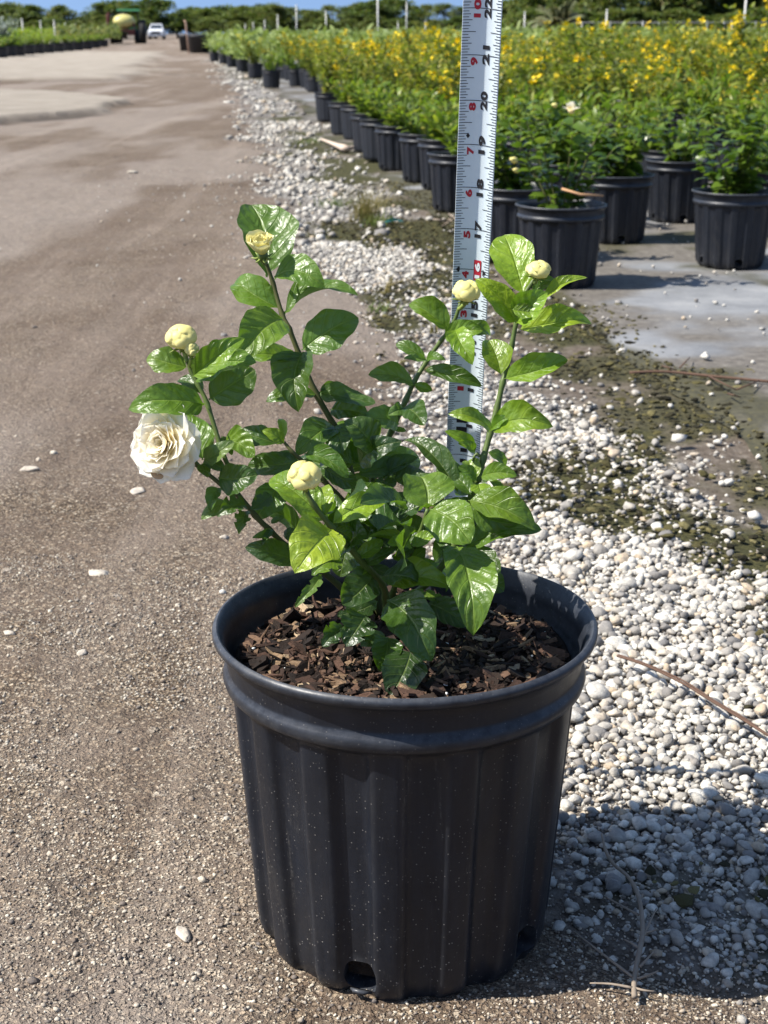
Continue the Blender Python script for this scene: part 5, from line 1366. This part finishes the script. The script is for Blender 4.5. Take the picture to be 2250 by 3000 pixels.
# ------------------------------------------------------------------ far objects: tubs, pickup, sprayer, poles, fence, trees
def tub(px, base, wpx, hpx, label):
    p = G(px, base); dpt = p.y*cp+CAM_H*sp; k = dpt/FPX; rad = wpx*k/2; h = hpx*k
    n = 40; prof = [(.0, .02), (.80, 0), (.82, .0), (.97, .86), (1.04, .88), (1.05, .985), (1.0, 1.0), (.95, .985), (.90, .80), (.0, .78)]
    V, F = [], []
    for (r_, z) in prof:
        for q in range(n): a = 2*math.pi*q/n; V.append((r_*rad*math.cos(a), r_*rad*math.sin(a), z*h))
    for j in range(len(prof)-1):
        for q in range(n): F.append((j*n+q, j*n+(q+1) % n, (j+1)*n+(q+1) % n, (j+1)*n+q))
    rt = empty('nursery_tub', (p.x, p.y, 0)); tag(rt, label, 'tub')
    mobj('tub_body', py_mesh('tub_body', V, F), M['plastic_far'], rt)
    V, F = [], []
    for q in range(n): a = 2*math.pi*q/n; tube(V, F, [(1.055*rad*math.cos(a), 1.055*rad*math.sin(a), .90*h), (1.055*rad*math.cos(a+.16), 1.055*rad*math.sin(a+.16), .90*h)], rad*.03, 5)
    mobj('rim_band', py_mesh('rim_band', V, F), M['plastic_far'], rt); return rt
tub(548, 150, 46, 46, 'smaller black tub standing at the left of the pair by the road')
tub(585, 156, 66, 52, 'larger black tub standing at the right of the pair by the road')
V, F = [], []; a = G(553, 158); tube(V, F, [Vector((a.x, a.y, .02)), Vector((a.x-.10, a.y+.3, .95)), Vector((a.x-.15, a.y+.3, 1.0))], [.03, .028, .02], 6)
o = mobj('wooden_stake', py_mesh('wooden_stake', V, F), plain('tan_wood', (.42, .27, .19), .8), ); tag(o, 'tan wooden stake leaning on the smaller black tub', 'stake')

M['white_paint'] = plain('white_car_paint', (.70, .71, .72), .25, .6, .04, 3)
M['glass'] = plain('dark_glass', (.03, .04, .05), .08, .8, .1, 2)
M['rubber'] = plain('tyre_rubber', (.018, .018, .018), .8, .3, .3, 6)
M['chrome'] = plain('bright_metal', (.45, .45, .46), .3, .6, .1, 4, 1.0)
M['dark'] = plain('dark_trim', (.02, .02, .022), .6, .3, .3, 5)
M['lamp'] = plain('headlight_glass', (.75, .77, .78), .1, .8, .05, 3)
def wheel(parent, x, y, rad, w, rim='chrome'):
    V, F = [], []
    tube(V, F, [(x-w/2, y, rad), (x-w/2*.9, y, rad), (x+w/2*.9, y, rad), (x+w/2, y, rad)], [rad*.86, rad, rad, rad*.86], 22)
    wh = mobj('wheel', py_mesh('wheel', V, F), M['rubber'], parent)
    V, F = [], []; tube(V, F, [(x-w*.53, y, rad), (x+w*.53, y, rad)], rad*.55, 14); mobj('rim', py_mesh('rim', V, F), M[rim], wh)
def lofted(sections):
    """list of (y, [(x,z)...]) outlines -> closed body"""
    V, F = [], []; n = len(sections[0][1])
    for y, ol in sections:
        for x, z in ol: V.append((x, y, z))
    for j in range(len(sections)-1):
        for q in range(n): F.append((j*n+q, j*n+(q+1) % n, (j+1)*n+(q+1) % n, (j+1)*n+q))
    F.append(tuple(range(n))[::-1]); F.append(tuple((len(sections)-1)*n+q for q in range(n))); return V, F
def ol(w, z0, z1, c=.12):
    return [(-w+c, z0), (w-c, z0), (w, z0+c), (w, z1-c), (w-c, z1), (-w+c, z1), (-w, z1-c), (-w, z0+c)]
p = G(457, 116); car = empty('pickup_truck', (p.x, p.y, 0), R(5)); car.scale = (.82, .82, .82); tag(car, 'white pickup truck facing the camera far down the road', 'pickup truck')
V, F = lofted([(0, ol(.92, .45, 1.02)), (.12, ol(.98, .38, 1.10)), (1.3, ol(1.0, .36, 1.20)), (1.5, ol(1.0, .36, 1.22)), (5.4, ol(1.0, .40, 1.22)), (5.5, ol(.96, .45, 1.15))])
mobj('body', py_mesh('body', V, F, False), M['white_paint'], car)
V, F = lofted([(1.35, ol(.90, 1.2, 1.26, .03)), (2.05, ol(.76, 1.2, 1.84, .1)), (2.4, ol(.76, 1.2, 1.90, .12)), (3.4, ol(.76, 1.2, 1.88, .12)), (3.8, ol(.82, 1.2, 1.3, .05))])
mobj('cab', py_mesh('cab', V, F, False), M['white_paint'], car)
V, F = [], []; b = [(-.76, 1.43, 1.29), (.76, 1.43, 1.29), (.64, 1.99, 1.77), (-.64, 1.99, 1.77)]
V += [Vector(q)+Vector((0, -.02, .02)) for q in b]+[Vector(q)+Vector((0, .01, -.01)) for q in b]; F += [(0, 1, 2, 3), (7, 6, 5, 4), (0, 4, 5, 1), (1, 5, 6, 2), (2, 6, 7, 3), (3, 7, 4, 0)]
mobj('windscreen', py_mesh('windscreen', V, F, False), M['glass'], car)
for nm, c_, s_, mt in (('grille', (0, -.02, .82), (1.1, .06, .30), 'dark'), ('bumper', (0, -.05, .52), (1.86, .14, .2), 'chrome'), ('number_plate', (0, -.135, .52), (.32, .02, .14), 'lamp')):
    V, F = [], []; box(V, F, c_, s_); mobj(nm, py_mesh(nm, V, F, False), M[mt], car)
for sx_ in (-1, 1):
    V, F = [], []; box(V, F, (sx_*.75, 0, .86), (.32, .1, .2)); mobj('headlight', py_mesh('headlight', V, F, False), M['lamp'], car)
    V, F = [], []; box(V, F, (sx_*1.12, 1.7, 1.28), (.22, .1, .2)); mobj('wing_mirror', py_mesh('wing_mirror', V, F, False), M['dark'], car)
    for yy in (1.0, 4.4): wheel(car, sx_*.86, yy, .37, .24)

p = G(366, 128); spr = empty('sprayer_trailer', (p.x, p.y, 0), R(8)); tag(spr, 'yellow oval tank sprayer on a dark red frame behind a green-roofed tractor', 'sprayer')
kk = (p.y*cp+.19)/FPX
M['tank'] = plain('yellow_tank', (.52, .47, .16), .5, .5, .15, 3); M['redframe'] = plain('dark_red_frame', (.10, .022, .018), .6, .4, .3, 4); M['greenroof'] = plain('green_roof_paint', (.03, .16, .06), .5, .4, .2, 3)
V, F = [], []
for i in range(13):
    for q in range(28):
        a = 2*math.pi*q/28; s = (1-abs(-1+2*i/12)**3.2)**.5 if 0 < i < 12 else .05; V.append((math.cos(a)*.70*(.35+.65*s), -1.0+2.0*i/12, 1.30+math.sin(a)*.44*(.35+.65*s)))
for i in range(12):
    for q in range(28): F.append((i*28+q, i*28+(q+1) % 28, (i+1)*28+(q+1) % 28, (i+1)*28+q))
F += [tuple(range(28))[::-1], tuple(12*28+q for q in range(28))]
tk = mobj('tank', py_mesh('tank', V, F), M['tank'], spr)
V, F = [], []; tube(V, F, [(0, 0, 1.68), (0, 0, 1.82)], .18, 14); mobj('lid', py_mesh('lid', V, F), M['dark'], tk)
V, F = [], []; box(V, F, (0, 0, .78), (1.3, 2.2, .14)); box(V, F, (-.45, -1.02, .62), (.4, .1, .24)); box(V, F, (.45, -1.02, .62), (.4, .1, .24)); box(V, F, (0, 1.9, .6), (.12, 1.8, .12))
for sx_ in (-1, 1): box(V, F, (sx_*.62, 0, 1.0), (.07, 1.6, .5))
mobj('frame', py_mesh('frame', V, F, False), M['redframe'], spr)
V, F = [], []; tube(V, F, [(-.95, -.6, .7), (-.95, -.6, 1.7), (-.85, -.6, 1.8)], .09, 8); tube(V, F, [(-.95, .4, .7), (-.95, .4, 1.55)], .09, 8); box(V, F, (-.92, -.1, 1.5), (.16, 1.1, .35)); mobj('boom', py_mesh('boom', V, F, False), M['redframe'], spr)
for sx_ in (-.75, .75): wheel(spr, sx_, .1, .42, .28, 'dark')
trc = empty('tractor', Vector((p.x, p.y, 0))+Matrix.Rotation(R(8), 3, 'Z') @ Vector((.25, 3.0, 0)), R(8)); tag(trc, 'dark tractor with a flat green roof pulling the yellow sprayer tank', 'tractor')
V, F = [], []; box(V, F, (0, 0, 2.02), (1.5, 1.5, .12), taper=.92); mobj('roof', py_mesh('roof', V, F, False), M['greenroof'], trc)
V, F = [], []
for sx_ in (-.6, .6):
    for yy in (-.6, .6): tube(V, F, [(sx_, yy, 1.0), (sx_, yy, 1.98)], .035, 6)
mobj('roof_post', py_mesh('roof_post', V, F, False), M['dark'], trc)
V, F = [], []; box(V, F, (0, 1.4, .95), (.7, 1.9, .6), taper=.85); box(V, F, (0, -.1, .85), (.9, 1.2, .35)); mobj('bonnet', py_mesh('bonnet', V, F, False), M['greenroof'], trc)
V, F = [], []; box(V, F, (0, -.35, 1.2), (.5, .1, .5)); box(V, F, (0, -.1, 1.06), (.5, .5, .08)); mobj('seat', py_mesh('seat', V, F, False), M['dark'], trc)
for sx_ in (-.85, .85): wheel(trc, sx_, -.2, .72, .4, 'chrome'); wheel(trc, sx_*.75, 1.9, .42, .25, 'chrome')

M['pole'] = plain('white_plastic_pole', (.62, .61, .56), .6, .4, .15, 4)
def riser(px, ytop, dist, w=.022, head=True):
    Y = dist; w *= .62; b = at_y(px, 98, Y); tz = at_y(px, ytop, Y).z; x = b.x
    rt = empty('irrigation_riser', (x, Y, 0)); tag(rt, 'thin white irrigation pole standing among the potted stock', 'pole', 'white irrigation poles')
    V, F = [], []; tube(V, F, [(0, 0, 0), (.01, 0, tz*.5), (.02*math.sin(px), 0, tz)], w, 7); mobj('shaft', py_mesh('shaft', V, F), M['pole'], rt)
    V, F = [], []; tx_ = .02*math.sin(px); tube(V, F, [(tx_, 0, tz), (tx_, 0, tz+w*2.2), (tx_, 0, tz+w*3.4)], [w*1.4, w*1.5, w*.6], 7); mobj('sprinkler_head', py_mesh('sprinkler_head', V, F), M['pole'], rt)
for a in ((2176, -30, 26, .024), (1773, 34, 34, .024), (1534, 40, 40, .024), (2118, 70, 44, .022), (1703, 70, 46, .022), (1883, 66, 48, .022), (2142, 60, 60, .03), (1190, 10, 60, .03), (813, 48, 42, .022), (868, 18, 50, .026), (955, 36, 46, .024), (1106, -20, 36, .026),
          (776, 62, 70, .03), (742, 68, 80, .03), (718, 74, 80, .03), (68, 60, 75, .045), (120, 66, 85, .045), (160, 64, 80, .045), (193, 72, 95, .045), (222, 74, 100, .045), (1165, 66, 58, .025), (1245, 64, 60, .025), (1955, 78, 62, .025)): riser(*a)

# wire fence across the right background
FX0, FX1, FY = 10.5, 42.0, 92.0
fen = empty('wire_fence', (FX0, FY, 0)); tag(fen, 'grey chain-link fence with a top rail in front of the dark hedge trees', 'fence')
M['galv'] = plain('galvanised_steel', (.20, .21, .215), .55, .4, .15, 3)
V, F = [], []; tube(V, F, [(0, 0, 1.22), (FX1-FX0, 0, 1.25)], .018, 6); mobj('top_rail', py_mesh('top_rail', V, F), M['galv'], fen)
for k in range(12):
    V, F = [], []; x = k*(FX1-FX0)/11; tube(V, F, [(x, 0, 0), (x, 0, 1.30)], .032, 6); mobj('post', py_mesh('post', V, F), M['galv'], fen)
V, F = [], []
n = 210
for k in range(n):
    x0 = k*(FX1-FX0)/n
    for s in (1, -1):
        xa, xb = (x0, x0+1.15) if s > 0 else (x0+1.15, x0)
        V += [Vector((xa, .02*s, .03)), Vector((xa+.006, .02*s, .03)), Vector((xb+.006, .02*s, 1.2)), Vector((xb, .02*s, 1.2))]; b = len(V); F.append((b-4, b-3, b-2, b-1))
mobj('mesh', py_mesh('mesh', V, F, False), M['galv'], fen)

# trees
def tree_meshes(seed, H, Wd, mat, nclump=46, per=105, leaf=.34, trunk=.28, fine=False):
    r = np.random.default_rng(seed); pos, dr = [], []
    stems = []
    cl = []
    for k in range(nclump):
        a = r.uniform(0, 6.283); zz = trunk+(1-trunk)*r.random()**.9; env = math.sin(math.pi*min(1, (zz-trunk*.6)/(1-trunk*.6))**.8)**.6
        rr = Wd*.5*env*math.sqrt(r.random()); c = np.array([math.cos(a)*rr, math.sin(a)*rr, zz*H]); s = H*r.uniform(.06, .13)
        cl.append((c, s)); q = r.normal(0, 1, (per, 3)); q /= np.linalg.norm(q, axis=1, keepdims=True); q *= (r.random((per, 1))**.4)*s*np.array([1.25, 1.25, .85])
        pos.append(c+q); dr.append(q+r.normal(0, .4*s, (per, 3))+np.array([0, 0, .2*s]))
    pos = np.concatenate(pos); dr = np.concatenate(dr); n = len(pos)
    me = leaf_cloud('crown', pos, dr, leaf*r.uniform(.5, 1.3, n), leaf*.55*r.uniform(.6, 1.2, n), M[mat], seed, .15)
    V, F = [], []
    top = H*.72
    tube(V, F, [(0, 0, -.1), (.05*H*.2, 0, top*.35), (-.02*H, .02*H, top*.7), (.01*H, 0, top)], [H*.032, H*.025, H*.016, H*.006], 8)
    for c, s in cl[::4]:
        z0 = min(top*.8, max(.15*H, c[2]*.55)); tube(V, F, [(0, 0, z0), tuple(c*np.array([.55, .55, 1])*.5+np.array([0, 0, z0*.5])), tuple(c)], [H*.012, H*.008, H*.003], 5)
    mt = py_mesh('trunk', V, F); mt.materials.append(M['trunk']); return me, mt
TV = [tree_meshes(801, 5, 5.2, 'treeleaf'), tree_meshes(802, 5, 4.6, 'treeleaf2'), tree_meshes(803, 5, 6.0, 'treeleaf', 60), tree_meshes(804, 5, 4.2, 'treeleaf2', 40), tree_meshes(805, 5, 3.4, 'treeleaf2', 34, 110, .26, .1)]
TLAB = ['dense dark green tree in the line along the horizon', 'mid green bushy tree in the line along the horizon', 'broad dark tree in the line along the horizon', 'olive green tree in the line along the horizon', 'feathery upright tree in the line along the horizon']
def tree(px, top, Y, v, wscale=1.0, group='trees along the horizon', label=None):
    b = at_y(px, 98, Y); H = at_y(px, top, Y).z
    rt = empty('tree', (b.x, Y, 0), px*.37); k = H/5; rt.scale = (k*wscale, k*wscale, k)
    tag(rt, label or TLAB[v], 'tree', group)
    mobj('crown', TV[v][0], None, rt); mobj('trunk', TV[v][1], None, rt)
r = random.Random(9)
for (px, top, v, ws) in ((-40, 18, 3, 1.3), (40, 20, 1, 1.5), (95, 26, 0, 1.2), (150, 52, 1, 1.2), (178, 26, 3, 1.1), (235, 58, 0, 1.2), (290, 40, 1, 1.2), (330, 14, 2, 1.2), (365, 10, 4, 1.3), (405, 30, 1, 1.3), (455, 6, 2, 1.2), (520, 46, 0, 1.2), (565, 30, 2, 1.2), (610, 34, 0, 1.3), (660, 26, 2, 1.3), (715, 28, 0, 1.2), (770, 24, 2, 1.2), (800, 22, 1, 1.1), (850, 30, 4, 1.3), (890, 36, 4, 1.2), (925, 40, 1, 1.2), (965, 24, 4, 1.1), (1010, 28, 4, 1.2), (1060, 20, 1, 1.2), (1100, 14, 0, 1.2), (1150, 4, 2, 1.2), (1210, 26, 4, 1.2), (1255, 22, 4, 1.2), (1300, 20, 4, 1.2), (1350, 28, 4, 1.2), (1420, 22, 4, 1.2), (1480, 14, 0, 1.2)):
    tree(px, top-4, 196+r.uniform(-14, 16), v, ws*1.45)
for k, px in enumerate(range(30, 1500, 66)):      # lower scrub filling the gaps
    tree(px+r.uniform(-12, 12), 56+r.uniform(-8, 10), 178+r.uniform(-6, 10), (1, 3, 0)[k % 3], 2.1, 'low scrub below the horizon trees', 'low rounded scrub bush in front of the horizon tree line')
for (px, top, v, ws) in ((1525, -8, 3, 1.2), (1560, 2, 0, 1.2), (1610, -40, 2, 1.1), (1690, -70, 0, 1.2), (1770, -40, 3, 1.2), (1850, -90, 2, 1.1), (1935, -70, 0, 1.2), (2010, -120, 1, 1.2), (2080, -90, 2, 1.1), (2150, -100, 0, 1.2), (2230, -120, 3, 1.2), (2310, -90, 2, 1.2)):
    tree(px, top, 104+r.uniform(-4, 6), v, ws, 'tall hedge trees behind the fence', 'tall dark hedge tree behind the wire fence at right')
for k, px in enumerate(range(1560, 2330, 60)):
    tree(px, 40+r.uniform(-10, 10), 99, (0, 1, 2)[k % 3], 2.0, 'undergrowth behind the fence', 'dark undergrowth bush at the foot of the hedge trees')
# palm
p = at_y(1640, 98, 84); pal = empty('palm_tree', (p.x, 84, 0)); tag(pal, 'squat palm with drooping pale fronds in front of the hedge trees', 'palm tree')
pos, dr, ll, ww = [], [], [], []; stems = []
for k in range(34):
    a = k*2.4; el = r.uniform(.1, 1.25); Lf = r.uniform(1.6, 2.3); pts = []
    for i in range(9):
        s = i/8; h = Lf*s; pts.append(Vector((math.cos(a)*h*math.cos(el)*(1-.1*s), math.sin(a)*h*math.cos(el)*(1-.1*s), .95+h*math.sin(el)-1.0*s*s*math.cos(el))))
    stems.append(pts)
    for i in range(46):
        s = .15+.85*i/46; q = s*8; j = min(7, int(q)); pnt = pts[j].lerp(pts[j+1], q-j); ax = (pts[j+1]-pts[j]).normalized(); sd = ax.cross(Vector((0, 0, 1))).normalized()
        for sg in (-1, 1): pos.append(pnt[:]); dr.append((sd*sg+ax*.6+Vector((0, 0, -.35)))[:]); ll.append(.5*(1-.5*s)); ww.append(.05)
mobj('frond', leaf_cloud('frond', np.array(pos), np.array(dr), np.array(ll), np.array(ww), M['palmleaf'], 4), None, pal)
mobj('frond_rib', stems_mesh('frond_rib', stems, 'trunk', .02), None, pal)
V, F = [], []; tube(V, F, [(0, 0, 0), (.03, 0, .5), (0, 0, 1.0)], [.22, .2, .22], 12); mobj('trunk', py_mesh('trunk', V, F), M['trunk'], pal)
